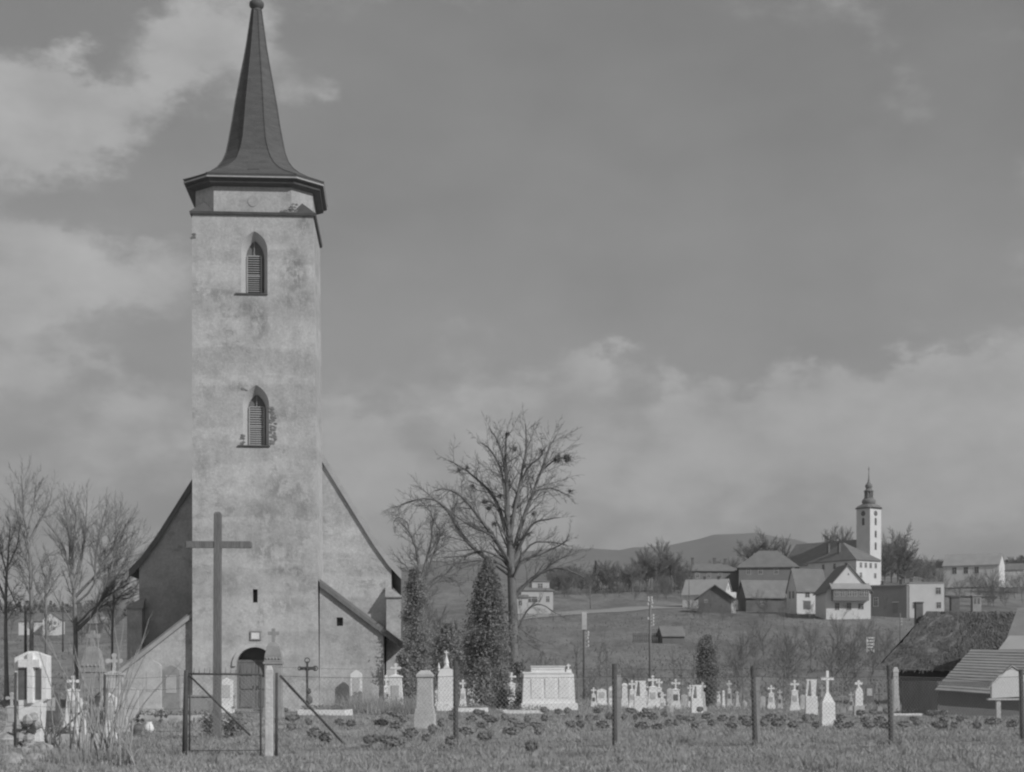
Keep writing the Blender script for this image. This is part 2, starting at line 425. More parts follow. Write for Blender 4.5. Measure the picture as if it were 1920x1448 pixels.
# ---------------------------------------------------------------- ground, mountains, road
def build_ground():
    Ys = list(np.linspace(-60, 20, 6)) + list(np.linspace(24, 130, 54)) + list(np.linspace(133, 520, 110)) + list(np.geomspace(540, 7600, 40))
    S = np.linspace(-1, 1, 161); S = np.sign(S) * (.45 * np.abs(S) + .55 * np.abs(S) ** 3)
    V = []
    for Y in Ys:
        half = 45 + 1.15 * max(Y, 0)
        for s in S:
            X = s * half
            V.append((X, Y, terrain(X, Y)))
    n = len(S); Q = []
    for i in range(len(Ys) - 1):
        for j in range(n - 1):
            a = i * n + j; Q.append((a, a + 1, a + n + 1, a + n))
    o = link_data('ground', quad_mesh('ground', V, Q, MEADOW, True)); o['kind'] = 'structure'
    # mountains
    crest = [(-4000, 1180), (-300, 1146), (200, 1138), (600, 1090), (800, 1060), (1000, 1035), (1075, 1028), (1120, 1031), (1160, 1034), (1250, 1025), (1290, 1013),
             (1330, 1007), (1420, 1004), (1480, 1014), (1540, 1029), (1600, 1040), (1700, 1052), (1920, 1052), (2300, 1070), (6000, 1150)]
    rr = random.Random(3)
    V = []; Q = []; XS = np.linspace(-5600, 5600, 281); YS = np.linspace(3300, 7000, 24)
    for Y in YS:
        for X in XS:
            u = X / 5200.0
            top = EYE + (HY - interp(crest, 960 + F * u)) / F * 5200 + 3 * math.sin(X * .021) + 2 * math.sin(X * .053 + 1)
            t = (Y - 3300) / 1900 if Y < 5200 else 1 - (Y - 5200) / 2600
            t = max(0, t); t = t * t * (3 - 2 * t)
            gul = 14 * math.sin(X * .006 + Y * .002) * t * (1 - t) * 4 + 8 * math.sin(X * .017 + 2 + Y * .004) * t * (1 - t) * 4
            V.append((X, Y, -60 + (top + 60) * t + gul))
    n = len(XS)
    for i in range(len(YS) - 1):
        for j in range(n - 1):
            a = i * n + j; Q.append((a, a + 1, a + n + 1, a + n))
    o = link_data('mountain_ridge', quad_mesh('mountain_ridge', V, Q, MOUNT, True)); o['kind'] = 'structure'
    # pale lane climbing the slope
    mb = MB(); pts = [(930, 1164), (985, 1157), (1040, 1151), (1090, 1148), (1140, 1145.5), (1200, 1142), (1262, 1138), (1300, 1136)]
    dense = []
    for (a, b) in zip(pts, pts[1:]):
        for k in range(6):
            dense.append((a[0] + (b[0] - a[0]) * k / 6, a[1] + (b[1] - a[1]) * k / 6))
    pv = []
    for (x, y) in dense:
        p = hit(x, y); pv.append(p)
    vs_ = []
    for p in pv:
        for dy in (-7.5, 0, 7.5):
            vs_.append((p.x, p.y + dy, terrain(p.x, p.y + dy) + .09 if dy else terrain(p.x, p.y) + .13))
    fs = []
    for i in range(len(pv) - 1):
        a = i * 3; fs += [(a, a + 3, a + 4, a + 1), (a + 1, a + 4, a + 5, a + 2)]
    mb.add(vs_, fs); o = mb.build('field_road', M('road_gravel', .36, .15, .3)); o['kind'] = 'structure'
build_ground()

# ---------------------------------------------------------------- the church
YAW = R(3.75)
CH = thing('church', 'plastered gothic church with tall tower, dark octagonal spire and lean-to side wings', 'church', (-12, 80, 0), YAW)
def lx(px): return (px - 480) / 40.0
def lz(py): return (HY - py) / 40.0 + EYE

def pointed(cx, hw, z0, zs, za, n=9):
    H = za - zs; Rr = (hw * hw + H * H) / (2 * hw)
    pts = [(cx - hw, z0), (cx - hw, zs)]
    a1 = math.asin(min(1, H / Rr))
    for k in range(1, n):
        a = a1 * k / n; pts.append((cx - hw + Rr - Rr * math.cos(a), zs + Rr * math.sin(a)))
    pts.append((cx, za))
    for k in range(n - 1, 0, -1):
        a = a1 * k / n; pts.append((cx + hw - Rr + Rr * math.cos(a), zs + Rr * math.sin(a)))
    return pts + [(cx + hw, zs), (cx + hw, z0)]
def round_arch(cx, hw, z0, zs, n=14):
    pts = [(cx - hw, z0)]
    for k in range(n + 1):
        a = math.pi * (1 - k / n); pts.append((cx + hw * math.cos(a), zs + hw * math.sin(a)))
    return pts + [(cx + hw, z0)]
def wall_with_holes(mb, outer, holes, yf):
    loops = [[Vector((x, z, 0)) for x, z in outer]] + [[Vector((x, z, 0)) for x, z in h] for h in holes]
    tris = tessellate_polygon(loops)
    flat = [p for l in loops for p in l]
    k = len(mb.v); mb.v += [(p.x, yf, p.y) for p in flat]
    for t in tris: mb.f.append(tuple(k + i for i in t))
def reveal(mb, a, b, y0, y1):
    """band joining outline a at depth y0 to outline b at depth y1"""
    k = len(mb.v); n = len(a)
    mb.v += [(x, y0, z) for x, z in a] + [(x, y1, z) for x, z in b]
    for i in range(n):
        j = (i + 1) % n; mb.f.append((k + i, k + j, k + n + j, k + n + i))

def build_church():
    BL, BR, TL, TR, ZT = -2.95, 2.95, -2.97, 2.67, lz(402)
    # --- tower shaft with its openings
    w1o = pointed(lx(477), .61, lz(552), lz(470), lz(434)); w1i = pointed(lx(477), .42, lz(550), lz(479), lz(448))
    w2o = pointed(lx(480), .61, lz(839), lz(760), lz(722)); w2i = pointed(lx(480), .42, lz(836), lz(766), lz(737))
    slit = [(lx(474), lz(1130)), (lx(474), lz(1105)), (lx(483), lz(1105)), (lx(483), lz(1130))]
    dro = round_arch(lx(478), .88, .03, lz(1249))
    mb = MB()
    wall_with_holes(mb, [(BL, -.3), (TL, ZT), (TR, ZT), (BR, -.3)], [w1o, w2o, slit, dro], 0)
    D = 5.9
    mb.add([(BL, 0, -.3), (TL, 0, ZT), (TL, D - .1, ZT), (BL, D, -.3)], [(0, 1, 2, 3)])
    mb.add([(BR, 0, -.3), (TR, 0, ZT), (TR + .04, D - .1, ZT), (BR, D, -.3)], [(3, 2, 1, 0)])
    mb.add([(BL, D, -.3), (TL, D - .1, ZT), (TR + .04, D - .1, ZT), (BR, D, -.3)], [(0, 1, 2, 3)])
    tower = mb.build('tower_wall', PLASTER, CH)
    # --- belfry windows: splayed reveal, frame, slats, glass head
    for (o_, i_, cx, zl0, zl1, hw) in ((w1o, w1i, lx(475.5), lz(550.5), lz(477), .33), (w2o, w2i, lx(480), lz(835.5), lz(761), .35)):
        mb = MB(); reveal(mb, o_, i_, .0, .42); rv = mb.build('window_reveal', REVEAL, CH)
        mb = MB(); wall_with_holes(mb, i_, [], .50); mb.build('window_back', VOID, rv)
        mb = MB(); reveal(mb, i_, i_, .42, .5); mb.build('inner_reveal', REVEAL, rv)
        fr = MB()
        for sx in (-1, 1): fr.box(cx + sx * hw - .03, cx + sx * hw + .03, .36, .47, zl0, zl1)
        zm = (zl0 + zl1) / 2 - .03
        for z in (zl0, zm, zl1): fr.box(cx - hw + .03, cx + hw - .03, .37, .46, z - .025, z + .03)
        fr.box(cx - .012, cx + .012, .40, .44, zl1 + .03, i_[len(i_) // 2][1] - .02)
        f = fr.build('louvre_shutter', LOUVRE, CH)
        n = 8
        tilt = .018 if o_ is w1o else .026
        th = .026 if o_ is w1o else .040
        for seg in ((zl0 + .05, zm - .03), (zm + .04, zl1 - .03)):
            sl_ = None
            for k in range(n):
                z = seg[0] + (seg[1] - seg[0]) * (k + .5) / n
                if sl_ is None:
                    m = MB(); m.add([(-hw + .03, -.03, -tilt), (hw - .03, -.03, -tilt), (hw - .03, .05, tilt), (-hw + .03, .05, tilt),
                                     (-hw + .03, -.03, -tilt + th), (hw - .03, -.03, -tilt + th), (hw - .03, .05, tilt + th), (-hw + .03, .05, tilt + th)],
                                    [(0, 3, 2, 1), (4, 5, 6, 7), (0, 1, 5, 4), (1, 2, 6, 5), (2, 3, 7, 6), (3, 0, 4, 7)])
                    sl_ = m.build('slat', LOUVRE, f); sl_.location = (cx, .41, z - .02)
                else:
                    c = link_data('slat', sl_.data, f); c.location = (cx, .41, z - .02)
        m = MB(); m.box(cx - .85, cx + .66, -.07, .5, zl0 - .06, zl0 + .005); m.build('window_sill', TIN, CH)
    mb = MB(); reveal(mb, slit, slit, 0, .45); rs = mb.build('slit_reveal', STONE_G, CH)
    mb = MB(); wall_with_holes(mb, slit, [], .45); mb.build('slit_back', VOID, rs)
    # --- portal
    mb = MB(); reveal(mb, dro, dro, 0, .75); pr = mb.build('portal_reveal', REVEAL, CH)
    mb = MB(); wall_with_holes(mb, dro, [], .75); mb.build('portal_back', VOID, pr)
    mb = MB()
    oo = round_arch(lx(478), 1.06, lz(1249) - .01, lz(1249)); ii = round_arch(lx(478), .885, lz(1249) - .01, lz(1249))
    ring = oo + ii[::-1]
    k = len(oo)
    vs_ = [(x, -.09, z) for x, z in oo] + [(x, -.09, z) for x, z in ii] + [(x, .02, z) for x, z in oo] + [(x, .02, z) for x, z in ii]
    fs = []
    for i in range(k - 1):
        fs += [(i, i + 1, k + i + 1, k + i), (i, 2 * k + i, 2 * k + i + 1, i + 1), (k + i, k + i + 1, 3 * k + i + 1, 3 * k + i)]
    fs += [(0, k, 3 * k, 2 * k), (k - 1, 2 * k - 1, 4 * k - 1, 3 * k - 1)]
    mb.add(vs_, fs); mb.build('portal_moulding', STONE_W2, CH)
    for sx, nm in ((-1, 'door'), (1, 'door')):
        m = MB(); x0, x1 = sorted((lx(478) + sx * .01, lx(478) + sx * .87)); m.box(x0, x1, .48, .54, .02, 2.3)
        d = m.build('door', DOORW, CH)
        for z0, z1 in ((.2, .95), (1.05, 1.6), (1.7, 2.2)):
            m = MB(); m.frust((x0 + x1) / 2, .46, z0, z1, .58, .05, .54, .04); m.build('door_panel', DOORW, d)
        m = MB(); m.box(x0 + (.72 if sx < 0 else .06), x0 + (.78 if sx < 0 else .12), .42, .48, 1.05, 1.2); m.build('door_handle', IRON, d)
    m = MB(); m.box(lx(478) - .87, lx(478) + .87, .46, .58, 2.302, 2.42); m.build('door_lintel', DOORW, CH)
    m = MB(); m.box(lx(478) - 1.05, lx(478) + 1.05, -.55, .75, -.2, .10); m.build('door_step', STONE_G, CH)
    m = MB()
    for a in ((470, 472, 1183, 1200), (488, 490, 1183, 1200), (472.05, 487.95, 1183, 1185), (472.05, 487.95, 1198, 1200)):
        m.box(lx(a[0]), lx(a[1]), -.08, .01, lz(a[3]), lz(a[2]))
    pf = m.build('plaque_frame', STONE_G, CH)
    m = MB(); m.box(lx(472), lx(488), -.04, .005, lz(1198), lz(1185)); m.build('plaque', STONE_W, pf)
    # --- bare brickwork where plaster fell
    rr = random.Random(11)
    def bricks(x0, x1, y0, y1, n, name='exposed_masonry', size=.07):
        m = MB()
        for _ in range(n):
            t = rr.random(); x = lx(rr.uniform(x0, x1)); z = lz(rr.uniform(y0, y1))
            m.blob((x, .005, z), size * rr.uniform(.6, 1.3), rr, 6, 4, .25, (1.3, .35, .7))
        o = m.build(name, BRICK, CH); o['kind'] = 'stuff'
        return o
    bricks(506, 513, 764, 834, 60); bricks(513, 517, 770, 826, 22); bricks(451, 457, 816, 836, 16); bricks(361, 367, 440, 453, 12); bricks(455, 464, 726, 733, 8)
    bricks(525, 556, 393, 400, 30, size=.06); bricks(545, 556, 381, 392, 12, size=.05)
    # --- ledge, corner roofs and octagon
    cx, cy, hs, ch = -.17, 2.88, 2.76, .95
    def octo(h, c, z, x0=cx, y0=cy):
        return [(x0 - h + c, y0 - h, z), (x0 + h - c, y0 - h, z), (x0 + h, y0 - h + c, z), (x0 + h, y0 + h - c, z),
                (x0 + h - c, y0 + h, z), (x0 - h + c, y0 + h, z), (x0 - h, y0 + h - c, z), (x0 - h, y0 - h + c, z)]
    m = MB(); m.loft([[(TL - .09, -.10, ZT - .05), (TR + .10, -.10, ZT - .05), (TR + .14, D, ZT - .05), (TL - .09, D, ZT - .05)],
                      [(TL - .12, -.13, ZT + .07), (TR + .13, -.13, ZT + .07), (TR + .17, D + .03, ZT + .07), (TL - .12, D + .03, ZT + .07)],
                      [(TL + .05, .06, ZT + .13), (TR - .05, .06, ZT + .13), (TR - .02, D - .16, ZT + .13), (TL + .05, D - .16, ZT + .13)]])
    m.build('tower_ledge', TIN, CH)
    ze = ZT + .10
    oc = octo(hs, ch, ze)
    for (q, a, b) in (((TL - .12, -.13), 7, 0), ((TR + .13, -.13), 1, 2), ((TR + .17, D + .03), 3, 4), ((TL - .12, D + .03), 5, 6)):
        pa, pb = Vector(oc[a]), Vector(oc[b]); ap = (pa + pb) / 2 + Vector((0, 0, .62)); qd = Vector((q[0], q[1], ZT + .05))
        inn = (pa + pb) / 2 + (Vector((cx, cy, ze)) - (pa + pb) / 2) * .1
        m = MB(); m.add([qd, pa, pb, ap, inn], [(0, 1, 3), (0, 3, 2), (1, 4, 3), (2, 3, 4), (0, 2, 4, 1)]); m.build('corner_roof', TIN, CH)
    m = MB(); m.loft([octo(hs, ch, ze - .05), octo(hs, ch, 25.0)]); ow = m.build('belfry_octagon', PLASTER2, CH)
    m = MB(); n = 20
    m.loft([[(lx(474) + .24 * math.cos(2 * math.pi * k / n), y, lz(376) + .26 * math.sin(2 * math.pi * k / n)) for k in range(n)] for y in (cy - hs - .025, cy - hs + .02)])
    m.build('painted_dial', M('faded_dial', .42, .15, 4), ow)
    # --- eave and spire
    m = MB(); m.loft([octo(2.80, .98, 24.62), octo(2.95, 1.06, 24.66), octo(3.10, 1.14, 24.72), octo(3.12, 1.15, 24.84)]); ev = m.build('eave_cornice', TIN, CH)
    m = MB(); m.loft([octo(3.14, 1.16, 24.842), octo(3.24, 1.19, 24.88), octo(3.26, 1.20, 24.915)]); m.build('eave_moulding', TIN, ev)
    m = MB(); m.loft([octo(3.285, 1.205, 24.917), octo(3.30, 1.21, 24.975)]); m.build('eave_strip', WHITEPAINT, ev)
    m = MB(); m.loft([octo(3.27, 1.2, 24.977), octo(3.29, 1.21, 25.08)]); m.build('eave_fascia', TIN, ev)
    prof = [(25.082, 3.30), (25.28, 2.92), (25.5, 2.5), (25.75, 2.12), (26.05, 1.80), (26.4, 1.57), (26.85, 1.41), (27.4, 1.30), (28.5, 1.10), (29.4, .97), (30.4, .79), (31.5, .59), (32.2, .47), (33.2, .33), (33.95, .23)]
    rings = []
    for z, h in prof:
        t = min(1, max(0, (z - 25.08) / 2.2)); c = h * (.365 * (1 - t) + .586 * t)
        t2 = (z - 25.08) / 9
        rings.append(octo(h, c, z, cx - .06 * min(1, t2 * 3) + .02 * t2))
    m = MB(); m.loft(rings); sp = m.build('spire', SPIRE, CH)
    for j in range(8):
        m = MB(); m.tube([Vector(r[j]) for r in rings], .035, 5); m.build('ridge_seam', SPIRE, sp)
    m = MB(); tx, ty = cx - .04, cy
    m.lathe(tx, ty, [(.24, 33.9), (.26, 33.98), (.20, 34.0), (.25, 34.05), (.34, 34.15), (.36, 34.25), (.34, 34.36), (.24, 34.45), (.17, 34.48), (.2, 34.55), (.2, 34.8), (.13, 34.9), (.04, 35.3), (.03, 36.2)], 16)
    m.box(tx - .28, tx + .28, ty - .025, ty + .025, 35.8, 35.86)
    m.build('spire_finial', TIN, CH, True)
    m = MB(); m.box(-.42, .12, cy - 2.52, cy - 2.2, 25.50, 25.56); m.build('roof_hatch', TIN, sp)
    # --- nave
    GY = 5.9
    rp = [(0, 17.3), (2.94, 12.56), (5.41, 8.58), (6.15, 7.55), (6.8, 6.85)]
    gable = [(-6.3, -.3)] + [(-6.3, 7.2)] + [(-x, z - .15) for x, z in reversed(rp[:3])][:-1] + [(0, 17.1)] + [(x, z - .15) for x, z in rp[1:3]] + [(6.3, 7.2), (6.3, -.3)]
    m = MB(); m.extrude_xz(gable, GY, 26); m.build('nave_wall', PLASTER2, CH)
    for s in (-1, 1):
        m = MB(); prof = [(s * x, z + .10) for x, z in rp] + [(s * x, z - .16) for x, z in reversed(rp)]
        m.extrude_xz(prof, GY - .09, 26.3); rf = m.build('nave_roof', NAVEROOF, CH)
        m = MB(); prof = [(s * x, z + .13) for x, z in rp] + [(s * x, z - .30) for x, z in reversed(rp)]
        m.extrude_xz(prof, GY - .15, GY - .093); m.build('verge_board', VERGE if s > 0 else NAVEROOF, rf)
        # corner buttress with a sloping cap
        x0, x1 = sorted((s * 6.05, s * 6.78))
        top = 5.6 if s > 0 else 5.0
        m = MB(); m.box(x0, x1, GY - .75, GY + .5, -.3, top); bt = m.build('buttress', PLASTER2, CH)
        m = MB(); e = .06; m.loft([[(x0 - e, GY - .85, top), (x1 + e, GY - .85, top), (x1 + e, GY + .5, top), (x0 - e, GY + .5, top)],
                                  [(x0 - e, GY - .85, top + .06), (x1 + e, GY - .85, top + .06), (x1 + e, GY + .5, top + .06), (x0 - e, GY + .5, top + .06)],
                                  [(6.1 * s - .1, GY - .1, top + .55), (6.1 * s + .1, GY - .1, top + .55), (6.1 * s + .1, GY + .5, top + .55), (6.1 * s - .1, GY + .5, top + .55)]])
        m.build('buttress_cap', STONE_G, bt)
    # --- lean-to wings
    def zr(x): return 6.05 - .76 * (x - 2.95)
    win = [(lx(630), lz(1173)), (lx(630), lz(1157)), (lx(642), lz(1157)), (lx(642), lz(1173))]
    m = MB(); wall_with_holes(m, [(2.951, -.3), (2.951, zr(2.95) - .05), (5.95, zr(5.95) - .05), (5.95, -.3)], [win], .35)
    m.add([(5.95, .35, -.3), (5.95, .35, zr(5.95) - .05), (5.95, 5.88, zr(5.95) - .05), (5.95, 5.88, -.3)], [(0, 1, 2, 3)])
    reveal(m, win, win, .35, .7)
    m.build('side_wing_wall', PLASTER2, CH)
    m = MB(); wall_with_holes(m, win, [], .7); wb = m.build('wing_window', VOID, CH)
    m = MB(); m.box(lx(636) - .012, lx(636) + .012, .62, .66, lz(1173), lz(1157)); m.box(lx(630), lx(642), .63, .65, lz(1165) - .012, lz(1165) + .012); m.build('window_bar', IRON, wb)
    m = MB(); m.extrude_xz([(2.952, zr(2.952) + .02), (6.87, zr(6.87) + .02), (6.87, zr(6.87) + .2), (2.952, zr(2.952) + .2)], .24, 5.88); rf = m.build('side_wing_roof', ROOF_M, CH)
    m = MB(); m.extrude_xz([(2.953, zr(2.953) - .16), (6.9, zr(6.9) - .16), (6.9, zr(6.9) + .05), (2.953, zr(2.953) + .05)], .17, .237); m.build('verge_board', DOORW, rf)
    def zl(x): return 4.55 + .79 * (x + 2.95)
    m = MB(); m.extrude_xz([(-2.96, -.3), (-2.96, zl(-2.96) - .05), (-6.6, zl(-6.6) - .05), (-6.6, -.3)], .35, 5.85); m.build('side_wing_wall', PLASTER2, CH)
    m = MB(); m.extrude_xz([(-2.98, zl(-2.98) + .02), (-7.3, zl(-7.3) + .02), (-7.3, zl(-7.3) + .22), (-2.98, zl(-2.98) + .22)], .24, 5.85); rf = m.build('side_wing_roof', ROOF_M, CH)
    m = MB(); m.extrude_xz([(-2.98, zl(-2.98) - .12), (-7.32, zl(-7.32) - .12), (-7.32, zl(-7.32) + .1), (-2.98, zl(-2.98) + .1)], .16, .237); m.build('verge_board', VERGE, rf)
build_church()
m = MB(); m.box(-1.35, .95, -.2, .2, 0, .72); m.box(-1.42, 1.02, -.26, .26, .722, .80)
p = at(399, 1334, 77)
o = m.build('low_wall', STONE_G); o.location = (p.x, p.y, 0); tag(o, 'low grey masonry bench wall left of the church door', 'low wall')

# ---------------------------------------------------------------- bare trees
class Grow:
    def __init__(s, seed): s.r = random.Random(seed); s.b = []
    def limb(s, pts, r0, r1, n):
        """store a branch as points and radii"""
        k = len(pts); s.b.append((pts, [r0 + (r1 - r0) * (i / (k - 1)) ** .8 for i in range(k)], n))
    def sprout(s, pts, r0, r1, level, spacing, ratio, ang=(28, 55), up=.25, tmin=.2, minr=.008, wob=.12, lmin=.25):
        """grow side branches from a parent branch, and twigs from those"""
        rr = s.r
        seg = [(pts[i + 1] - pts[i]).length for i in range(len(pts) - 1)]
        L = sum(seg)
        n = max(2, int(L * (1 - tmin) / spacing[level - 1]))
        for k in range(n + 1):
            t = tmin + (1 - tmin) * (k + rr.random() * .8) / (n + .8) if k < n else 1.0
            d = t * L; i = 0
            while i < len(seg) - 1 and d > seg[i]: d -= seg[i]; i += 1
            p = pts[i].lerp(pts[i + 1], min(1, d / max(seg[i], 1e-6)))
            tan = (pts[i + 1] - pts[i]).normalized()
            ax = tan.cross(Vector((rr.gauss(0, 1), rr.gauss(0, 1), rr.gauss(0, 1))))
            if ax.length < 1e-3: continue
            a = R(rr.uniform(*ang)) if k < n else R(rr.uniform(5, 20))
            dr = Matrix.Rotation(a, 3, ax.normalized()) @ tan
            ln = min((.6, 1.3, 2.8)[level - 1], max(lmin, L * ratio * (1 - .70 * t) * rr.uniform(.6, 1.25)))
            rb = max(minr, (r0 + (r1 - r0) * t) * .55)
            q = [p.copy()]; c = p.copy(); dd = dr.copy()
            for j in range(3):
                dd = (dd + Vector((rr.gauss(0, wob), rr.gauss(0, wob), rr.gauss(0, wob) + up * .35))).normalized()
                c = c + dd * ln / 3; q.append(c.copy())
            s.limb(q, rb, max(minr * .6, rb * .35), 5 if rb > .05 else 3)
            if level > 1: s.sprout(q, rb, max(minr * .6, rb * .35), level - 1, spacing, ratio, ang, up, .15, minr, wob, lmin)
    def arrays(s):
        groups = {}
        for pts, rad, n in s.b: groups.setdefault((len(pts), n), []).append((pts, rad))
        VV = []; QQ = []; off = 0
        for (k, n), items in groups.items():
            P = np.array([[tuple(p) for p in it[0]] for it in items], dtype=np.float64)
            Rd = np.array([it[1] for it in items])
            T = np.empty_like(P); T[:, 1:-1] = P[:, 2:] - P[:, :-2]; T[:, 0] = P[:, 1] - P[:, 0]; T[:, -1] = P[:, -1] - P[:, -2]
            T /= np.linalg.norm(T, axis=2, keepdims=True) + 1e-9
            ref = np.array([.83, .41, .17])
            A = np.cross(T, ref); A /= np.linalg.norm(A, axis=2, keepdims=True) + 1e-9
            B = np.cross(T, A)
            th = np.arange(n) * 2 * np.pi / n
            V = P[:, :, None, :] + Rd[:, :, None, None] * (A[:, :, None, :] * np.cos(th)[None, None, :, None] + B[:, :, None, :] * np.sin(th)[None, None, :, None])
            nb = len(items)
            idx = np.arange(nb * k * n).reshape(nb, k, n)
            a = idx[:, :-1, :]; b = np.roll(idx, -1, axis=2)[:, :-1, :]; c = np.roll(idx, -1, axis=2)[:, 1:, :]; d = idx[:, 1:, :]
            QQ.append(np.stack([a, b, c, d], -1).reshape(-1, 4) + off); VV.append(V.reshape(-1, 3)); off += nb * k * n
        return np.concatenate(VV), np.concatenate(QQ)

def smooth_path(pts, rr, sub=3, wob=0.0):
    out = []
    P = [pts[0]] + list(pts) + [pts[-1]]
    for i in range(1, len(P) - 2):
        for k in range(sub):
            t = k / sub
            a, b, c, d = P[i - 1], P[i], P[i + 1], P[i + 2]
            out.append(.5 * ((2 * b) + (c - a) * t + (2 * a - 5 * b + 4 * c - d) * t * t + (3 * b - a - 3 * c + d) * t ** 3) + Vector((rr.gauss(0, wob), rr.gauss(0, wob), rr.gauss(0, wob))))
    out.append(pts[-1])
    return out

def traced_tree(name, label, base, limbs, zoom, Y, seed, r_unit, spacing, ratio, up=.25, depth=.5, mat=BARK, levels=3, minr=.010, ang=(28, 55)):
    """limbs: (polyline in zoom pixels, start radius px, end radius px); the first one is the trunk"""
    x0, y0, sc = zoom
    b = at(base[0], base[1], Y); b.z = terrain(b.x, b.y)
    root = thing(name, label, 'tree', b)
    rr = random.Random(seed)
    def loc(zx, zy, dy): return at(x0 + zx / sc, y0 + zy / sc, Y + dy) - b
    tr = Grow(seed); cr = Grow(seed + 1)
    for i, (pl, ra, rb) in enumerate(limbs):
        lean = 0 if i == 0 else rr.uniform(-1, 1) * depth
        pts = []
        for k, (zx, zy) in enumerate(pl):
            pts.append(loc(zx, zy, lean * k / max(1, len(pl) - 1) * (len(pl) - 1) * .8))
        if i == 0: pts[0].z = -.3
        sp = smooth_path(pts, rr, 3, .015)
        u = r_unit
        if i == 0:
            kk = len(sp)
            tr.b.append((sp, [(ra + (rb - ra) * (j / (kk - 1))) * u * (1.5 if j == 0 else 1.15 if j == 1 else 1) for j in range(kk)], 10))
        else:
            cr.limb(sp, ra * u, rb * u, 6)
        cr.sprout(sp, ra * u * .6, rb * u, levels, spacing, ratio * (.5 if i == 0 else 1), ang, up, .45 if i == 0 else .22, minr)
    V, Q = tr.arrays(); link_data('trunk', quad_mesh('trunk', V, Q, mat, True), root)
    V, Q = cr.arrays(); link_data('crown', quad_mesh('crown', V, Q, mat, True), root)
    return root, loc

def leaf_cloud(n, pts_fn, size, seed, tilt=1.0):
    rg = np.random.default_rng(seed)
    P = pts_fn(rg, n); s = rg.uniform(size[0], size[1], (n, 1))
    A = rg.normal(size=(n, 3)); A /= np.linalg.norm(A, axis=1, keepdims=True)
    B = np.cross(A, rg.normal(size=(n, 3))); B /= np.linalg.norm(B, axis=1, keepdims=True) + 1e-9
    V = np.stack([P - A * s, P + B * s * .6, P + A * s, P - B * s * .6], 1).reshape(-1, 3)
    Q = np.arange(n * 4).reshape(-1, 4)
    return V, Q

# the great bare lime tree with mistletoe
ZT_ = (700, 760, 2.895)
big, bloc = traced_tree('bare_lime_tree', 'tall spreading bare tree with mistletoe balls right of the church', (962, 1318), [
    ([(768, 1600), (765, 1448), (758, 1100), (746, 850), (732, 650), (725, 450), (718, 300), (722, 150)], 34, 4),
    ([(742, 860), (700, 790), (640, 700), (560, 590), (470, 490), (400, 455), (330, 465)], 15, 3),
    ([(748, 930), (690, 880), (560, 790), (480, 700), (430, 620), (370, 535), (270, 505), (150, 540)], 15, 3),
    ([(735, 740), (690, 580), (640, 480), (560, 400), (500, 350), (410, 300)], 13, 3),
    ([(740, 720), (770, 560), (800, 400), (830, 230), (825, 100)], 13, 3),
    ([(752, 830), (820, 600), (870, 470), (910, 360), (960, 220), (990, 170)], 14, 3),
    ([(868, 465), (960, 450), (1040, 480), (1065, 500)], 6, 2.5),
    ([(905, 370), (980, 300), (1050, 285)], 6, 3),
    ([(755, 850), (850, 660), (920, 625), (1010, 610)], 10, 2.5),
    ([(770, 1040), (860, 940), (980, 885), (1080, 905), (1140, 935)], 11, 2.5),
    ([(757, 960), (800, 850), (900, 810), (1030, 750), (1060, 700)], 9, 2.5),
    ([(745, 860), (600, 790), (480, 820), (380, 825)], 8, 2.5),
    ([(750, 900), (650, 845), (520, 850), (380, 870)], 7, 2.5),
    ([(770, 1270), (830, 1120), (910, 1080), (990, 1130)], 7, 2.5),
    ([(728, 540), (715, 350), (680, 210), (630, 120)], 9, 2.5),
    ([(735, 650), (700, 380), (640, 250), (580, 200)], 9, 2.5),
    ([(755, 560), (830, 350), (900, 290), (930, 230)], 8, 2.5),
    ([(735, 850), (660, 720), (500, 640), (400, 560)], 10, 2.5),
    ([(757, 900), (850, 760), (960, 740), (1050, 760)], 7, 2.5),
    ([(770, 1010), (900, 920), (1000, 840), (1110, 800)], 7, 2.5),
    ([(765, 1230), (820, 1280), (900, 1330)], 3, 1.5),
    ([(765, 1180), (850, 1250), (930, 1290)], 3, 1.5),
], ZT_, 108, 5, 108 / F / 2.895, (.23, .25, .36), .52, .12, .55, BARK, 3, .0125)
rr = random.Random(4)
for (zx, zy, r) in [(1000, 293, 22), (1052, 287, 20), (728, 155, 12), (768, 237, 12), (918, 252, 12), (465, 352, 13), (605, 525, 14), (628, 560, 14), (660, 645, 12),
                    (540, 440, 10), (820, 325, 12), (1068, 465, 9), (690, 490, 10), (545, 655, 9), (510, 338, 9), (840, 700, 12), (870, 590, 13)]:
    c = bloc(zx, zy, rr.uniform(-.6, .6)); r_ = r * 108 / F / 2.895
    g = Grow(rr.randint(0, 9999))
    for k in range(90 if r > 15 else 34):
        d = Vector((rr.gauss(0, 1), rr.gauss(0, 1), rr.gauss(0, 1))).normalized()
        p1 = c + d * r_ * .6; e = c + (d + Vector((rr.gauss(0, .3), rr.gauss(0, .3), rr.gauss(0, .3)))).normalized() * r_
        g.limb([c, p1, e], .024, .016, 3)
        g.limb([p1, (p1 + e) / 2, e + Vector((rr.gauss(0, .1), rr.gauss(0, .1), rr.gauss(0, .1)))], .024, .016, 3)
    V, Q = g.arrays(); link_data('mistletoe_ball', quad_mesh('mistletoe_ball', V, Q, EVERG), big)

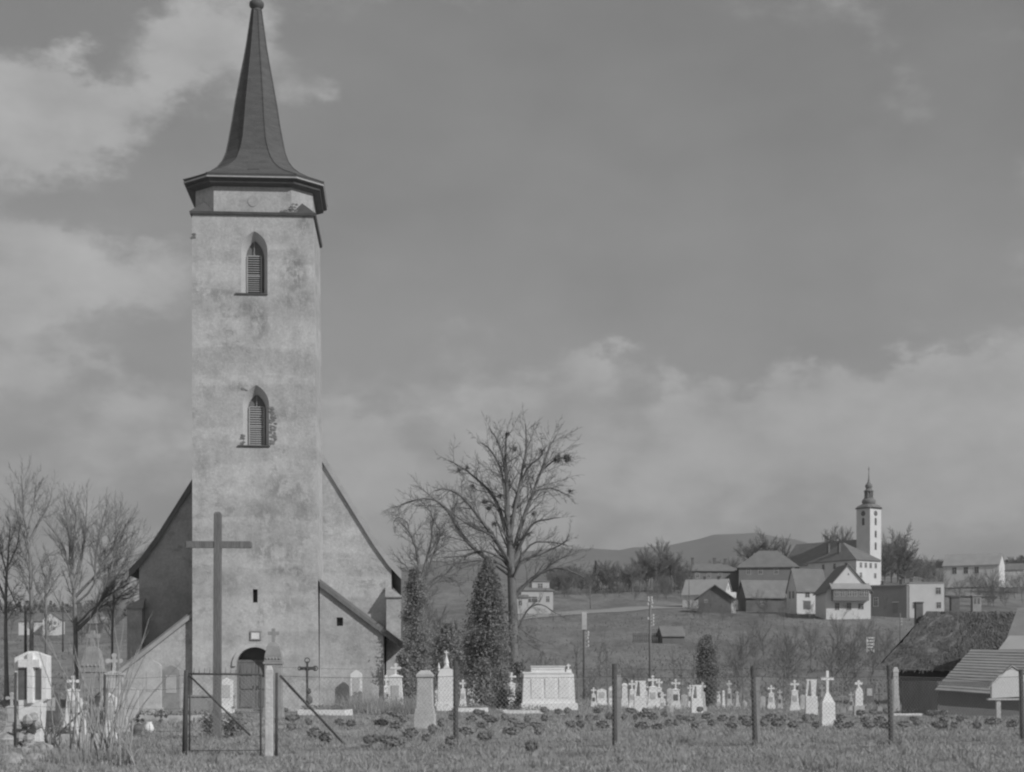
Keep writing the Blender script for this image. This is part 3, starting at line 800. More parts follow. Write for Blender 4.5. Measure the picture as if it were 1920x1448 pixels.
small, sloc = traced_tree('gnarled_tree', 'gnarled bare tree rising above ivy beside the church eave', (788, 1330), [
    ([(262, 1640), (258, 1448), (255, 1150), (250, 950), (245, 850), (220, 740), (190, 680), (150, 640)], 14, 4),
    ([(255, 960), (300, 800), (320, 700), (320, 600), (290, 560)], 8, 2.5),
    ([(256, 940), (300, 890), (345, 760), (360, 680), (310, 600)], 8, 2.5),
    ([(256, 1020), (350, 930), (440, 950), (460, 970)], 6, 2),
    ([(190, 690), (185, 640), (140, 610), (110, 640)], 5, 2),
    ([(255, 1000), (200, 900), (130, 830)], 4, 2),
    ([(256, 1060), (320, 980), (420, 890), (440, 860)], 4, 2),
], ZT_, 88, 21, 88 / F / 2.895, (.15, .16, .26), .52, .15, .4, BARK, 3, .011)

LZ = (0, 850, 3.53)
traced_tree('bare_tree', 'bushy bare tree with many upswept limbs left of the church', (140, 1322), [
    ([(500, 1640), (500, 1448), (497, 1150), (490, 900), (462, 700), (460, 560), (425, 300)], 20, 3),
    ([(492, 920), (430, 650), (380, 550), (290, 440)], 11, 2.5),
    ([(495, 900), (540, 700), (565, 500), (575, 300)], 11, 2.5),
    ([(497, 950), (640, 800), (740, 640), (850, 450)], 11, 2.5),
    ([(500, 1160), (600, 1080), (720, 850), (760, 600), (770, 380)], 12, 2.5),
    ([(500, 1180), (600, 1090), (700, 950), (920, 830)], 9, 2),
    ([(500, 1140), (600, 1040), (680, 960), (930, 560)], 9, 2),
    ([(490, 900), (480, 650), (500, 420), (470, 300)], 9, 2),
    ([(497, 1000), (620, 870), (640, 600), (700, 380)], 9, 2),
    ([(480, 1120), (400, 1000), (330, 880)], 6, 2),
    ([(520, 1150), (700, 1000), (880, 900), (930, 830)], 6, 2),
], LZ, 106, 31, 106 / F / 3.53, (.18, .2, .3), .55, .22, .5, BARKL, 3, .0095, (18, 46))
traced_tree('bare_tree', 'tallest straight bare tree at the left edge', (60, 1318), [
    ([(212, 1650), (210, 1300), (205, 900), (190, 600), (155, 370), (140, 150)], 17, 3),
    ([(200, 570), (260, 450), (330, 320), (345, 230)], 10, 2),
    ([(190, 500), (225, 330), (240, 170)], 8, 2),
    ([(203, 800), (130, 600), (60, 450)], 7, 2),
    ([(204, 850), (290, 700), (380, 640)], 6, 2),
    ([(205, 950), (120, 760), (60, 640)], 6, 2),
    ([(207, 1020), (290, 900), (330, 780)], 5, 2),
    ([(190, 600), (120, 430), (90, 250)], 7, 2),
], LZ, 112, 41, 112 / F / 3.53, (.19, .21, .32), .60, .2, .5, BARKL, 3, .0095, (22, 50))
traced_tree('bare_tree', 'bare tree cut by the left edge of the picture', (10, 1322), [
    ([(42, 1650), (40, 1300), (38, 900), (55, 700), (65, 480)], 16, 3),
    ([(40, 1000), (-60, 700), (-90, 450)], 9, 2),
    ([(40, 830), (110, 1000), (170, 1060)], 5, 2),
    ([(45, 800), (0, 600), (-10, 430)], 7, 2),
    ([(50, 760), (110, 620), (130, 500)], 6, 2),
], LZ, 100, 51, 100 / F / 3.53, (.19, .19, .3), .50, .25, .5, BARKL, 3, .012)
traced_tree('bare_tree', 'slender bare tree between the two tall left trees', (86, 1316), [
    ([(305, 1650), (305, 1300), (303, 900), (280, 760), (255, 690)], 12, 3),
    ([(303, 900), (340, 780), (310, 660)], 6, 2),
    ([(303, 1020), (250, 900), (215, 800)], 5, 2),
    ([(303, 960), (350, 860), (400, 800)], 5, 2),
], LZ, 114, 61, 114 / F / 3.53, (.17, .18, .28), .52, .25, .4, BARKL, 3, .011)
traced_tree('bare_tree', 'slim bare tree with drooping twigs close to the left church eave', (210, 1318), [
    ([(740, 1640), (742, 1300), (750, 1000), (762, 780), (768, 690)], 10, 2.5),
    ([(748, 1020), (800, 930), (880, 880)], 5, 2),
    ([(755, 860), (700, 760), (680, 680)], 5, 2),
    ([(745, 1050), (690, 960), (650, 880)], 4, 2),
    ([(752, 960), (840, 960), (920, 930)], 4, 2),
], LZ, 110, 71, 110 / F / 3.53, (.17, .18, .28), .52, .05, .4, BARKL, 3, .010)

# ---------------------------------------------------------------- evergreens and ivy
def evergreen(name, label, x, by, Y, h, prof, n, seed, mat=EVERG, size=(.10, .22), trunk_h=None, sub='foliage', cat='tree'):
    """prof: (height fraction, radius m); ragged sprays of leaf-sized faces with a trunk inside"""
    b = at(x, by, Y); b.z = terrain(b.x, b.y)
    root = thing(name, label, cat, b)
    m = MB(); m.tube([(0, 0, -.2), (.05, 0, h * .45), (0, .04, h * .92)], [.16, .11, .03], 8); m.build('trunk', BARK, root, True)
    rr = random.Random(seed)
    nc = max(14, n // 260)
    def pts(rg, n_):
        # clump centres on the envelope, leaves scattered about them: sprays, gaps and a ragged outline
        ct = rg.uniform(0, 1, nc) ** .95; ca = rg.uniform(0, 2 * np.pi, nc)
        cr_ = np.interp(ct, [p[0] for p in prof], [p[1] for p in prof]) * np.sqrt(rg.uniform(.12, 1.0, nc)) * rg.uniform(.75, 1.2, nc)
        C = np.stack([cr_ * np.cos(ca), cr_ * np.sin(ca), ct * h], 1)
        k = rg.integers(0, nc, n_); sg = (np.interp(ct, [p[0] for p in prof], [p[1] for p in prof]) * .27 + .06)[k][:, None]
        return C[k] + rg.normal(0, 1, (n_, 3)) * sg * np.array([1, 1, 1.35])
    V, Q = leaf_cloud(n, pts, size, seed)
    link_data(sub, quad_mesh(sub, V, Q, mat), root)
    return root
evergreen('thuja_tree', 'broad dark conical thuja in front of the tall bare tree', 915, 1322, 102, 8.6, [(0, 1.1), (.15, 1.35), (.38, 1.2), (.55, .85), (.75, .66), (.9, .32), (1, .06)], 34000, 5, EVERG, (.045, .10))
evergreen('ivy_clad_trunk', 'ivy-clad trunk hugging the right corner of the church', 778, 1334, 80, 6.6, [(0, .85), (.12, .6), (.3, .5), (.5, .52), (.66, .34), (.8, .42), (.93, .2), (1, .08)], 17000, 6, IVY, (.035, .075), cat='tree')
evergreen('columnar_conifer', 'small dark columnar conifer among the white graves', 1327, 1326, 92, 3.75, [(0, .22), (.3, .36), (.42, .36), (.5, .5), (.75, .48), (.9, .3), (1, .06)], 17000, 7, EVERG, (.03, .065))
evergreen('clipped_bush', 'round dark bush at the left foot of the wide white tomb', 983, 1328, 86, .95, [(0, .45), (.4, .52), (.8, .36), (1, .1)], 1500, 8, EVERG, (.04, .09), cat='bush')
evergreen('clipped_bush', 'dark shrub growing before the white cross grave left of the wide tomb', 938, 1332, 86, 1.9, [(0, .38), (.4, .42), (.8, .3), (1, .1)], 2400, 9, EVERG, (.05, .10), cat='bush')
evergreen('clipped_bush', 'dark shrub at the foot of the thuja behind the slim white grave', 905, 1328, 92, 2.4, [(0, .6), (.5, .55), (1, .15)], 2600, 10, EVERG, (.06, .12), cat='bush')
evergreen('undergrowth_bush', 'loose dark undergrowth between the ivy-clad trunk and the thuja', 838, 1322, 100, 4.6, [(0, 1.0), (.4, 1.1), (.8, .7), (1, .2)], 5200, 15, IVY, (.05, .11), cat='bush')
evergreen('undergrowth_bush', 'loose dark undergrowth at the right of the great tree foot', 975, 1320, 104, 2.6, [(0, .6), (.5, .55), (1, .15)], 2400, 16, IVY, (.05, .11), cat='bush')
evergreen('ivy_bush', 'dark ivy shrub low against the right lean-to corner', 757, 1336, 78, 2.6, [(0, .4), (.5, .42), (1, .15)], 2800, 12, IVY, (.05, .1), cat='bush')
evergreen('grave_bush', 'low dark bush left of the wooden cross foot', 395, 1382, 45, .5, [(0, .2), (.5, .24), (1, .08)], 420, 13, EVERG, (.03, .07), cat='bush')
evergreen('grave_bush', 'low dark bush right of the wooden cross foot', 440, 1384, 45, .5, [(0, .26), (.5, .28), (1, .08)], 520, 14, EVERG, (.03, .07), cat='bush')

# prototypes of bare trees for the hillside
def proto_tree(seed, h, spread, n_limbs, spacing, ratio, minr, r0, up=.2, trunk_frac=.35, ang=(22, 48), levels=3, mat=FARWOOD, zr=(.55, 1.1)):
    rr = random.Random(seed); tr = Grow(seed); cr = Grow(seed + 5)
    top = Vector((rr.uniform(-.3, .3), rr.uniform(-.3, .3), h * .9))
    trunk = [Vector((0, 0, -.4)), Vector((rr.gauss(0, .1), rr.gauss(0, .1), h * trunk_frac)), Vector((rr.gauss(0, .25), rr.gauss(0, .25), h * .65)), top]
    sp = smooth_path(trunk, rr, 3, .02)
    tr.limb(sp, r0, r0 * .15, 7)
    cr.sprout(sp, r0 * .5, r0 * .15, 2, spacing, ratio, ang, up, trunk_frac, minr)
    for k in range(n_limbs):
        z = h * (trunk_frac + (.75 - trunk_frac) * k / n_limbs); a = 2.4 * k + rr.uniform(-.4, .4)
        ln = spread * rr.uniform(.75, 1.1)
        s0 = Vector((0, 0, z)); d = Vector((math.cos(a), math.sin(a), rr.uniform(*zr))).normalized()
        p = [s0]
        for j in range(4):
            d = (d + Vector((rr.gauss(0, .12), rr.gauss(0, .12), .12 + rr.gauss(0, .1)))).normalized(); p.append(p[-1] + d * ln / 4)
        cr.limb(p, r0 * .45, r0 * .1, 5)
        cr.sprout(p, r0 * .4, r0 * .1, levels - 1, spacing, ratio, ang, up, .15, minr)
    V, Q = tr.arrays(); mt = quad_mesh('trunk', V, Q, mat, True)
    V, Q = cr.arrays(); mc = quad_mesh('crown', V, Q, mat, True)
    return mt, mc
PROTO = [proto_tree(100, 10, 4.6, 15, (.2, .24, .5), .6, .034, .22),
         proto_tree(120, 9, 5.0, 18, (.2, .24, .5), .6, .034, .2, .2, .2),
         proto_tree(140, 11, 3.6, 14, (.2, .24, .5), .58, .034, .2, .35, .25, (16, 38))]
PROTO.append(proto_tree(150, 9.5, 4.4, 30, (.2, .24, .5), .6, .036, .24, .1, .16, (25, 55), zr=(.0, 1.1)))
SAPL = [proto_tree(160, 4.0, 1.7, 10, (.2, .2, .4), .5, .010, .05, .3, .3, (18, 40), mat=BARK),
        proto_tree(170, 3.0, 1.9, 13, (.2, .2, .4), .5, .011, .045, .1, .12, (25, 55), mat=BARK),
        proto_tree(180, 5.0, 1.0, 7, (.4, .4, .5), .4, .009, .05, .4, .35, (14, 32), mat=BARK)]
def place_tree(name, label, pr, loc, s, rz, group=None, sz=None):
    t = thing(name, label, 'tree', loc, rz, group)
    t.scale = (s, s, sz or s)
    link_data('trunk', pr[0], t); link_data('crown', pr[1], t)
    return t

rr = random.Random(77)
# copse behind the meadow: uneven heights and depths
def crest(x): return .42 + .5 * math.exp(-((x - 1232) / 46) ** 2) + .16 * math.exp(-((x - 1140) / 22) ** 2) + .15 * math.exp(-((x - 1068) / 22) ** 2)
for k in range(58):
    x = rr.uniform(1026, 1300); y = rr.uniform(1098, 1116); s = crest(x) * rr.uniform(.75, 1.15)
    place_tree('copse_tree', 'bare grey tree of the dense copse between the white villa and the village roofs', PROTO[rr.choice((0, 1, 1, 2))], hit(x, y), s * 1.25, rr.uniform(0, 6.3), 'copse trees on the slope', s * rr.uniform(.9, 1.25))
for (x, y, s) in ((1340, 1092, .6), (1375, 1090, .7), (1400, 1092, .5), (1462, 1090, .5), (1500, 1092, .6)):
    place_tree('garden_tree', 'bare tree standing among the upper village roofs', PROTO[1], hit(x, y), s * 1.1, rr.uniform(0, 6.3), 'bare trees among the upper roofs')
for k in range(26):
    x = rr.uniform(1030, 1300); y = rr.uniform(1108, 1128)
    place_tree('copse_scrub', 'low bare scrub along the lower edge of the copse', SAPL[1], hit(x, y), rr.uniform(1.0, 1.7), rr.uniform(0, 6.3), 'scrub along the copse edge')
for k in range(30):
    x = rr.uniform(1290, 1720); y = rr.uniform(1146, 1166)
    place_tree('yard_scrub', 'low bare scrub in the yards below the village houses', SAPL[rr.choice((0, 1, 1))], hit(x, y), rr.uniform(.6, 1.25), rr.uniform(0, 6.3), 'yard scrub below the houses')
for k in range(26):
    x = rr.uniform(1380, 1700); y = rr.uniform(1190, 1300)
    place_tree('meadow_scrub', 'thin bare scrub scattered over the meadow left of the thatched roof', SAPL[rr.choice((0, 1, 2))], hit(x, y), rr.uniform(.55, 1.1), rr.uniform(0, 6.3), 'scrub on the meadow')
# a spruce in the copse
def spruce(name, label, x, y, h, seed):
    p = hit(x, y); root = thing(name, label, 'tree', p); rr = random.Random(seed)
    m = MB(); m.tube([(0, 0, -.3), (0, 0, h)], [.2, .03], 6); m.build('trunk', FARWOOD, root)
    def pts(rg, n):
        t = rg.uniform(0, 1, n); tier = np.floor(t * 11) / 11 + .09 * (1 - (t * 11 % 1)); rad = (1.02 - tier) * h * .24 * (.35 + .65 * (1 - (t * 11 % 1)))
        a = rg.uniform(0, 6.283, n); q = np.sqrt(rg.uniform(0, 1, n)) * rad
        return np.stack([q * np.cos(a), q * np.sin(a), h * (.08 + .92 * t)], 1)
    V, Q = leaf_cloud(2600, pts, (.15, .34), seed); link_data('foliage', quad_mesh('foliage', V, Q, FARWOOD), root)
spruce('spruce_tree', 'pointed dark spruce standing in the bare copse under the mountain', 1117, 1112, 8.2, 3)
spruce('spruce_tree', 'dark spruce just left of the long roof with three chimneys', 1274, 1100, 6.5, 4)
# trees by the far church and the manor
for (x, y, s, lab, pr, szf) in [
    (1683, 1092, 1.45, 'large round-headed bare tree right of the distant baroque tower', 3, 1.08), (1660, 1094, 1.0, 'bare tree just right of the distant white tower face', 3, 1.1),
    (1706, 1092, .9, 'smaller bare tree at the right of the round-headed churchyard tree', 3, 1.0),
    (1672, 1093, 1.15, 'dark bare tree filling the left of the churchyard tree mass', 3, 1.15), (1696, 1093, 1.2, 'dark bare tree filling the right of the churchyard tree mass', 3, 1.1), (1722, 1090, .8, 'low bare tree trailing off right of the churchyard trees', 1, 1.0),
    (1563, 1072, 1.3, 'bare tree left of the distant baroque tower above the manor ridge', 0, 1.25), (1585, 1072, 1.2, 'thin bare tree next to the distant tower', 2, 1.25),
    (1408, 1066, 1.25, 'dark bare tree rising behind the hipped roof, left one', 0, 1.0), (1436, 1066, 1.35, 'dark bare tree rising behind the hipped roof, right one', 3, 1.05), (1468, 1068, 1.15, 'faint bare tree right behind the hipped roof', 2, 1.1),
    (1762, 1086, .75, 'bare tree left of the far pale-roofed house at right', 1, 1.0), (1745, 1088, .6, 'low bare tree in the gap right of the churchyard tree', 0, .9), (1900, 1086, .85, 'bare tree right of the far white gable at the right edge', 0, 1), (1917, 1092, .8, 'bare tree at the right edge above the thatched roof', 1, 1)]:
    p = hit(x, y)
    if y < 1080:
        Y_ = 505.0; X_ = (x - 960) / F * Y_; p = Vector((X_, Y_, terrain(X_, Y_)))
    place_tree('bare_tree', lab, PROTO[pr], p, s, rr.uniform(0, 6), None, s * szf)
# hedge-like scrub on the slope below the right-hand houses
for k in range(34):
    x = rr.uniform(1735, 1925); y = rr.uniform(1092, 1140)
    place_tree('scrub_tree', 'low bare scrub on the slope below the far pale-roofed house', SAPL[1] if k % 3 else SAPL[0], hit(x, y), rr.uniform(1.2, 2.0), rr.uniform(0, 6), 'scrub on the right slope')
for k in range(18):
    x = rr.uniform(1290, 1500); y = rr.uniform(1083, 1100)
    place_tree('garden_scrub', 'low bare shrub between the upper and lower village roofs', SAPL[1], hit(x, y), rr.uniform(1.1, 1.7), rr.uniform(0, 6), 'garden scrub in the village')
# left background scrub
for k in range(16):
    x = rr.uniform(-10, 250); y = rr.uniform(1165, 1215)
    place_tree('field_scrub', 'bare scrub on the fields seen between the left trees', SAPL[k % 2], hit(x, y), rr.uniform(1.2, 2.2), rr.uniform(0, 6), 'scrub on the left fields')
# saplings behind the graveyard
for (x, y, s, pr, lab) in [
    (1392, 1312, 1.25, 0, 'bare forked sapling behind the graves, left of the tall white cross'), (1385, 1309, 1.2, 1, 'bushy bare shrub behind the fence post at the meadow foot'),
    (1472, 1311, 1.35, 1, 'wide bare bush on the meadow left of the tall white cross'), (1478, 1300, 1.3, 0, 'bare young tree above the wide meadow bush'),
    (1560, 1309, 1.2, 0, 'bare young tree behind the tall white cross'), (1585, 1306, 1.35, 1, 'tangled bare shrub right of the tall white cross'), (1602, 1304, 1.4, 0, 'bare young tree left of the thatched roof'),
    (1637, 1306, 1.3, 0, 'bare young tree touching the thatched roof edge'), (1300, 1306, .95, 2, 'slim pale birch sapling left of the columnar conifer'), (1313, 1309, 1.05, 2, 'second slim birch sapling close to the columnar conifer'),
    (1266, 1309, .9, 2, 'thin upright sapling right of the meadow electric pole'), (1279, 1308, .8, 2, 'thin leaning sapling between pole and conifer'), (1126, 1311, 1.0, 2, 'thin upright sapling right of the pole with white board'),
    (1139, 1310, 1.0, 2, 'thin upright sapling left of the second fence post'), (1083, 1314, .95, 2, 'thin sapling left of the pole with white board'), (1106, 1315, .55, 1, 'small bare bush at the foot of the pole with white board'),
    (1190, 1309, .75, 1, 'small bare bush on the meadow left of the electric pole'), (1013, 1305, 1.0, 1, 'bare shrub right of the great tree trunk'), (1046, 1308, .8, 0, 'bare sapling above the wide white tomb'),
    (770, 1322, 1.5, 1, 'twiggy bare shrub tangled into the ivy at the church corner'), (792, 1320, 1.45, 0, 'bare sapling leaning on the ivy-clad trunk'), (806, 1321, 1.3, 1, 'bare bush right of the ivy-clad trunk foot'), (880, 1318, 1.3, 1, 'bare bush at the left flank of the thuja'), (935, 1316, 1.2, 1, 'bare bush between thuja and great trunk'),
    (848, 1320, 1.25, 0, 'bare sapling between the ivy-clad trunk and the thuja'), (868, 1316, 1.2, 1, 'bare bush behind the spired grave monument'), (822, 1318, 1.2, 2, 'thin sapling right of the ivy-clad trunk'),
    (1660, 1268, 1.3, 0, 'bare sapling on the slope left above the thatched roof'), (1520, 1262, 1.4, 0, 'bare fruit tree in the middle of the sloping meadow'), (1430, 1255, 1.3, 0, 'bare fruit tree on the sloping meadow below the timber cottage'),
    (1345, 1262, 1.2, 2, 'thin tree on the meadow above the columnar conifer'), (1570, 1230, 1.5, 0, 'bare fruit tree on the meadow below the gabled white house'), (1625, 1222, 1.5, 1, 'bare shrub on the meadow left of the poultry ladder'), (1470, 1180, 1.2, 0, 'bare garden tree below the timber cottage row'), (1432, 1168, 1.2, 1, 'bare garden shrub by the cottage row')]:
    place_tree('sapling', lab, SAPL[pr], hit(x, y), s, rr.uniform(0, 6))

# ---------------------------------------------------------------- village on the hill
def house(name, label, x, by, Y, w, d, h, rh, yaw=0, roof='gx', wall=WALL_W, roofm=ROOF_D, ov=.4, win=(), chim=(), cat='house', ridge=.5, base=2.5, frame=FRAMEW, door=(), thick=.2):
    """x, by: photograph pixel of the middle of the base; sizes in metres"""
    p = at(x, by, Y)
    root = thing(name, label, cat, p, R(yaw))
    hw, hd = w / 2, d / 2
    m = MB()
    if roof == 'gx':
        k = [( -hd, -base), (hd, -base), (hd, h), (0, h + rh), (-hd, h)]
        m.loft([[(sx * hw, y, z) for y, z in k] for sx in (-1, 1)])
    elif roof == 'gy':
        m.extrude_xz([(-hw, -base), (hw, -base), (hw, h), (0, h + rh), (-hw, h)], -hd, hd)
    else:
        m.box(-hw, hw, -hd, hd, -base, h)
    m.build('wall', wall, root)
    m = MB(); rf = None
    if roof == 'gx':
        s_ = rh / hd; e = ov * s_
        k = [(-hd - ov, h - e + .02), (0, h + rh + .02), (hd + ov, h - e + .02), (hd + ov, h - e + thick), (0, h + rh + thick + .05), (-hd - ov, h - e + thick)]
        m.loft([[(sx * (hw + ov * .6), y, z) for y, z in k] for sx in (-1, 1)])
    elif roof == 'gy':
        s_ = rh / hw; e = ov * s_
        m.extrude_xz([(-hw - ov, h - e + .02), (0, h + rh + .02), (hw + ov, h - e + .02), (hw + ov, h - e + thick), (0, h + rh + thick + .05), (-hw - ov, h - e + thick)], -hd - ov * .8, hd + ov * .8)
    elif roof == 'hip':
        r_ = max(.05, hw * ridge)
        a = [(-hw - ov, -hd - ov), (hw + ov, -hd - ov), (hw + ov, hd + ov), (-hw - ov, hd + ov)]
        vs_ = [(x_, y_, h + .01) for x_, y_ in a] + [(x_, y_, h + .16) for x_, y_ in a] + [(-r_, 0, h + rh), (r_, 0, h + rh)]
        m.add(vs_, [(0, 3, 2, 1), (0, 1, 5, 4), (1, 2, 6, 5), (2, 3, 7, 6), (3, 0, 4, 7), (4, 5, 9, 8), (5, 6, 9), (6, 7, 8, 9), (7, 4, 8)])
    elif roof == 'flat':
        m.box(-hw - .12, hw + .12, -hd - .12, hd + .12, h, h + .22)
    rf = m.build('roof', roofm, root)
    for (cx, cy, top, cw) in chim:
        m = MB(); m.box(cx - cw / 2, cx + cw / 2, cy - cw / 2, cy + cw / 2, h, top); m.box(cx - cw / 2 - .08, cx + cw / 2 + .08, cy - cw / 2 - .08, cy + cw / 2 + .08, top + .002, top + .15)
        m.build('chimney', STONE_D, rf)
    def panel(m, face, u, zc, ww, hh, o0, o1):
        if face == 'f': m.box(u - ww / 2, u + ww / 2, -hd - o1, -hd - o0, zc - hh / 2, zc + hh / 2)
        elif face == 'r': m.box(hw + o0, hw + o1, u - ww / 2, u + ww / 2, zc - hh / 2, zc + hh / 2)
        elif face == 'l': m.box(-hw - o1, -hw - o0, u - ww / 2, u + ww / 2, zc - hh / 2, zc + hh / 2)
    for (face, u, zc, ww, hh) in win:
        m = MB(); t = .09
        panel(m, face, u - ww / 2 - t / 2, zc, t, hh + 2 * t, -.03, .05); panel(m, face, u + ww / 2 + t / 2, zc, t, hh + 2 * t, -.03, .05)
        panel(m, face, u, zc - hh / 2 - t / 2, ww, t, -.03, .05); panel(m, face, u, zc + hh / 2 + t / 2, ww, t, -.03, .05)
        panel(m, face, u, zc, .06, hh, -.02, .03); panel(m, face, u, zc + hh * .18, ww, .06, -.02, .035)
        f = m.build('window', frame, root)
        m = MB(); panel(m, face, u, zc, ww, hh, -.05, .012); m.build('pane', PANE, f)
    for (face, u, zc, ww, hh) in door:
        m = MB(); panel(m, face, u, zc, ww, hh, -.05, .02); d_ = m.build('door', VOID, root)
        m = MB(); panel(m, face, u, zc + hh / 2 + .08, ww + .3, .14, -.03, .06); m.build('door_lintel', frame, d_)
    return root
def merge(sub, root):
    # a storey or annex is part of its house: hand its pieces over and drop the helper
    def mat(o): return Matrix.Translation(o.location) @ o.rotation_euler.to_matrix().to_4x4()
    rel = mat(root).inverted() @ mat(sub)
    for c in list(sub.children):
        c.parent = root; c.matrix_parent_inverse = Matrix.Identity(4); c.matrix_basis = rel @ c.matrix_basis
    bpy.data.objects.remove(sub)
# white villa
villa = house('villa', 'white two-storey villa with hipped mansard roof right of the great tree', 1003, 1143, 352, 6.6, 6, 3.7, 1.0, 8, 'hip', WALL_V, ROOF_M, .3,
      [('f', -1.2, 1.9, 2.4, 1.2), ('f', 2.2, 2.0, .7, 1.2)], ridge=.6)
merge(house('villa_storey', 'upper storey', 1011, 1112, 353, 3.6, 4, 2.2, .5, 8, 'hip', WALL_V, ROOF_D, .2, [('f', -.1, 1.2, 1.0, 1.3)], base=.3), villa)
merge(house('villa_annex', 'annex', 976, 1145, 350, 2.4, 5, 2.6, .8, 8, 'gx', WALL_V, ROOF_D, .3, [('f', -.4, 1.4, .7, 1.0)]), villa)
# upper row
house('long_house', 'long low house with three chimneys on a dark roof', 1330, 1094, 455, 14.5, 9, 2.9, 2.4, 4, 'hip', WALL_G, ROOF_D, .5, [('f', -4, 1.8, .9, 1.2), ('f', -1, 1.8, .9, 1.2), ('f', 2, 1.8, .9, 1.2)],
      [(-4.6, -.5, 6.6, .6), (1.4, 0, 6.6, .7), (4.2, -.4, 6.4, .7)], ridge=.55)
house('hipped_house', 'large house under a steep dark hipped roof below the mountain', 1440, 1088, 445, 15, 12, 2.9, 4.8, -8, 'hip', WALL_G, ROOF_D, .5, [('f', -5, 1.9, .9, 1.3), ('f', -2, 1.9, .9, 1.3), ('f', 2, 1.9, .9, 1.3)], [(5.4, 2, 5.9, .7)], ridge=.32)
house('manor_house', 'big manor with dark hipped roof and white windowed end below the distant church', 1582, 1089, 432, 8.4, 17, 4.6, 5.0, 34, 'hip', WALL_W, ROOF_D, .4,
      [('f', -2.6, 3.4, .7, 1.2), ('f', -.9, 3.4, .7, 1.2), ('f', .8, 3.4, .7, 1.2), ('f', 2.6, 3.4, .7, 1.2), ('f', -2.6, .9, .7, 1.2), ('f', 2.4, .9, .7, 1.2), ('l', -5, 3.4, .8, 1.3), ('l', -1, 3.4, .8, 1.3), ('l', 3, 3.4, .8, 1.3)],
      [(-2.6, -1, 9.2, .6), (-2.4, 3, 9.2, .6)], ridge=.05)
# distant baroque church
def far_church():
    Y = 480; p = at(1629, 1090, Y); root = thing('baroque_church', 'distant white baroque church with onion-domed tower on the hill', 'church', p, R(39))
    sc = F / Y
    def z(py): return (1090 - py) / sc
    hw = 2.42
    m = MB(); m.box(-hw, hw, -hw, hw, -4, z(955)); m.build('tower_wall', WALL_W, root)
    m = MB(); m.box(-hw - .25, hw + .25, -hw - .25, hw + .25, z(955), z(953)); m.build('tower_cornice', WALL_G, root)
    m = MB()
    rings = []
    for (pz, r, n4) in ((953, 3.1, 1), (950, 2.7, 1), (948, 2.3, .8), (946, 1.9, .3)):
        ring = []
        for k in range(16):
            a = 2 * math.pi * (k + .5) / 16; c, s = math.cos(a), math.sin(a)
            q = max(abs(c), abs(s)); f = (1 / q) * n4 + (1 - n4)
            ring.append((r * c * f, r * s * f, z(pz)))
        rings.append(ring)
    m.loft(rings); m.build('tower_roof', ROOF_D, root)
    m = MB(); m.lathe(0, 0, [(1.5, z(947)), (1.75, z(945)), (1.95, z(942)), (1.9, z(939)), (1.55, z(936)), (1.2, z(935)), (1.35, z(934.5)), (1.35, z(933.8))], 16); m.build('lower_dome', ROOF_D, root, True)
    ln = MB()
    for k in range(8):
        a = 2 * math.pi * (k + .5) / 8; ln.bar((1.05 * math.cos(a), 1.05 * math.sin(a), z(934)), (1.05 * math.cos(a), 1.05 * math.sin(a), z(922)), .34)
    ln.lathe(0, 0, [(.5, z(934)), (.5, z(922))], 8)
    ln.build('lantern', ROOF_M, root)
    m = MB(); m.lathe(0, 0, [(1.35, z(922)), (1.4, z(921)), (.95, z(918.5)), (.75, z(916.5)), (.9, z(915)), (1.05, z(912)), (.9, z(909)), (.55, z(906.5)), (.3, z(903)), (.16, z(895)), (.1, z(888)), (.04, z(884))], 16); m.build('upper_dome', ROOF_D, root, True)
    m = MB(); m.bar((0, 0, z(886)), (0, 0, z(876)), .12); m.bar((-.35, 0, z(880)), (.35, 0, z(880)), .1); m.build('cross', IRON, root)
    m = MB(); n = 16; m.loft([[(.75 * math.cos(2 * math.pi * k / n), y, z(964) + .75 * math.sin(2 * math.pi * k / n)) for k in range(n)] for y in (-hw - .05, -hw + .02)]); m.build('clock_face', WALL_D, root)
    m = MB(); m.loft([[(-hw + x_, .75 * math.cos(2 * math.pi * k / n), z(964) + .75 * math.sin(2 * math.pi * k / n)) for k in range(n)] for x_ in (-.05, .02)]); m.build('clock_face', WALL_D, root)
    for (y0, y1) in ((972, 986), (996, 1009), (1018, 1032)):
        for face in ('f', 'l'):
            if face == 'l' and y0 > 990: continue
            pts = round_arch(0, .42, z(y1), z(y0) - .42, 8)
            m = MB()
            if face == 'f': m.extrude_xz(pts, -hw - .04, -hw + .03)
            else: m.loft([[(-hw + o_, x_, z_) for x_, z_ in pts] for o_ in (-.04, .03)])
            m.build('tower_window', PANE, root)
    # nave running back with its gable towards us
    m = MB(); m.extrude_xz([(-6.2, -4), (6.2, -4), (6.2, 5.2), (3.0, 8.4), (2.4, 9.5), (-2.4, 9.5), (-3.0, 8.4), (-6.2, 5.2)], hw + .01, hw + 24); m.build('nave_wall', WALL_W, root)
    m = MB(); m.extrude_xz([(-6.6, 5.0), (-3.1, 8.7), (0, 11.6), (3.1, 8.7), (6.6, 5.0), (6.6, 5.3), (0, 12), (-6.6, 5.3)], hw + .3, hw + 24.5); m.build('nave_roof', ROOF_D, root)
    for (x_, zc) in ((-4.4, 2.6), (4.2, 2.6), (4.2, -.6)):
        m = MB(); m.extrude_xz(round_arch(x_, .5, zc - 1, zc + .4, 8), hw - .05, hw + .03); m.build('nave_window', PANE, root)
far_church()
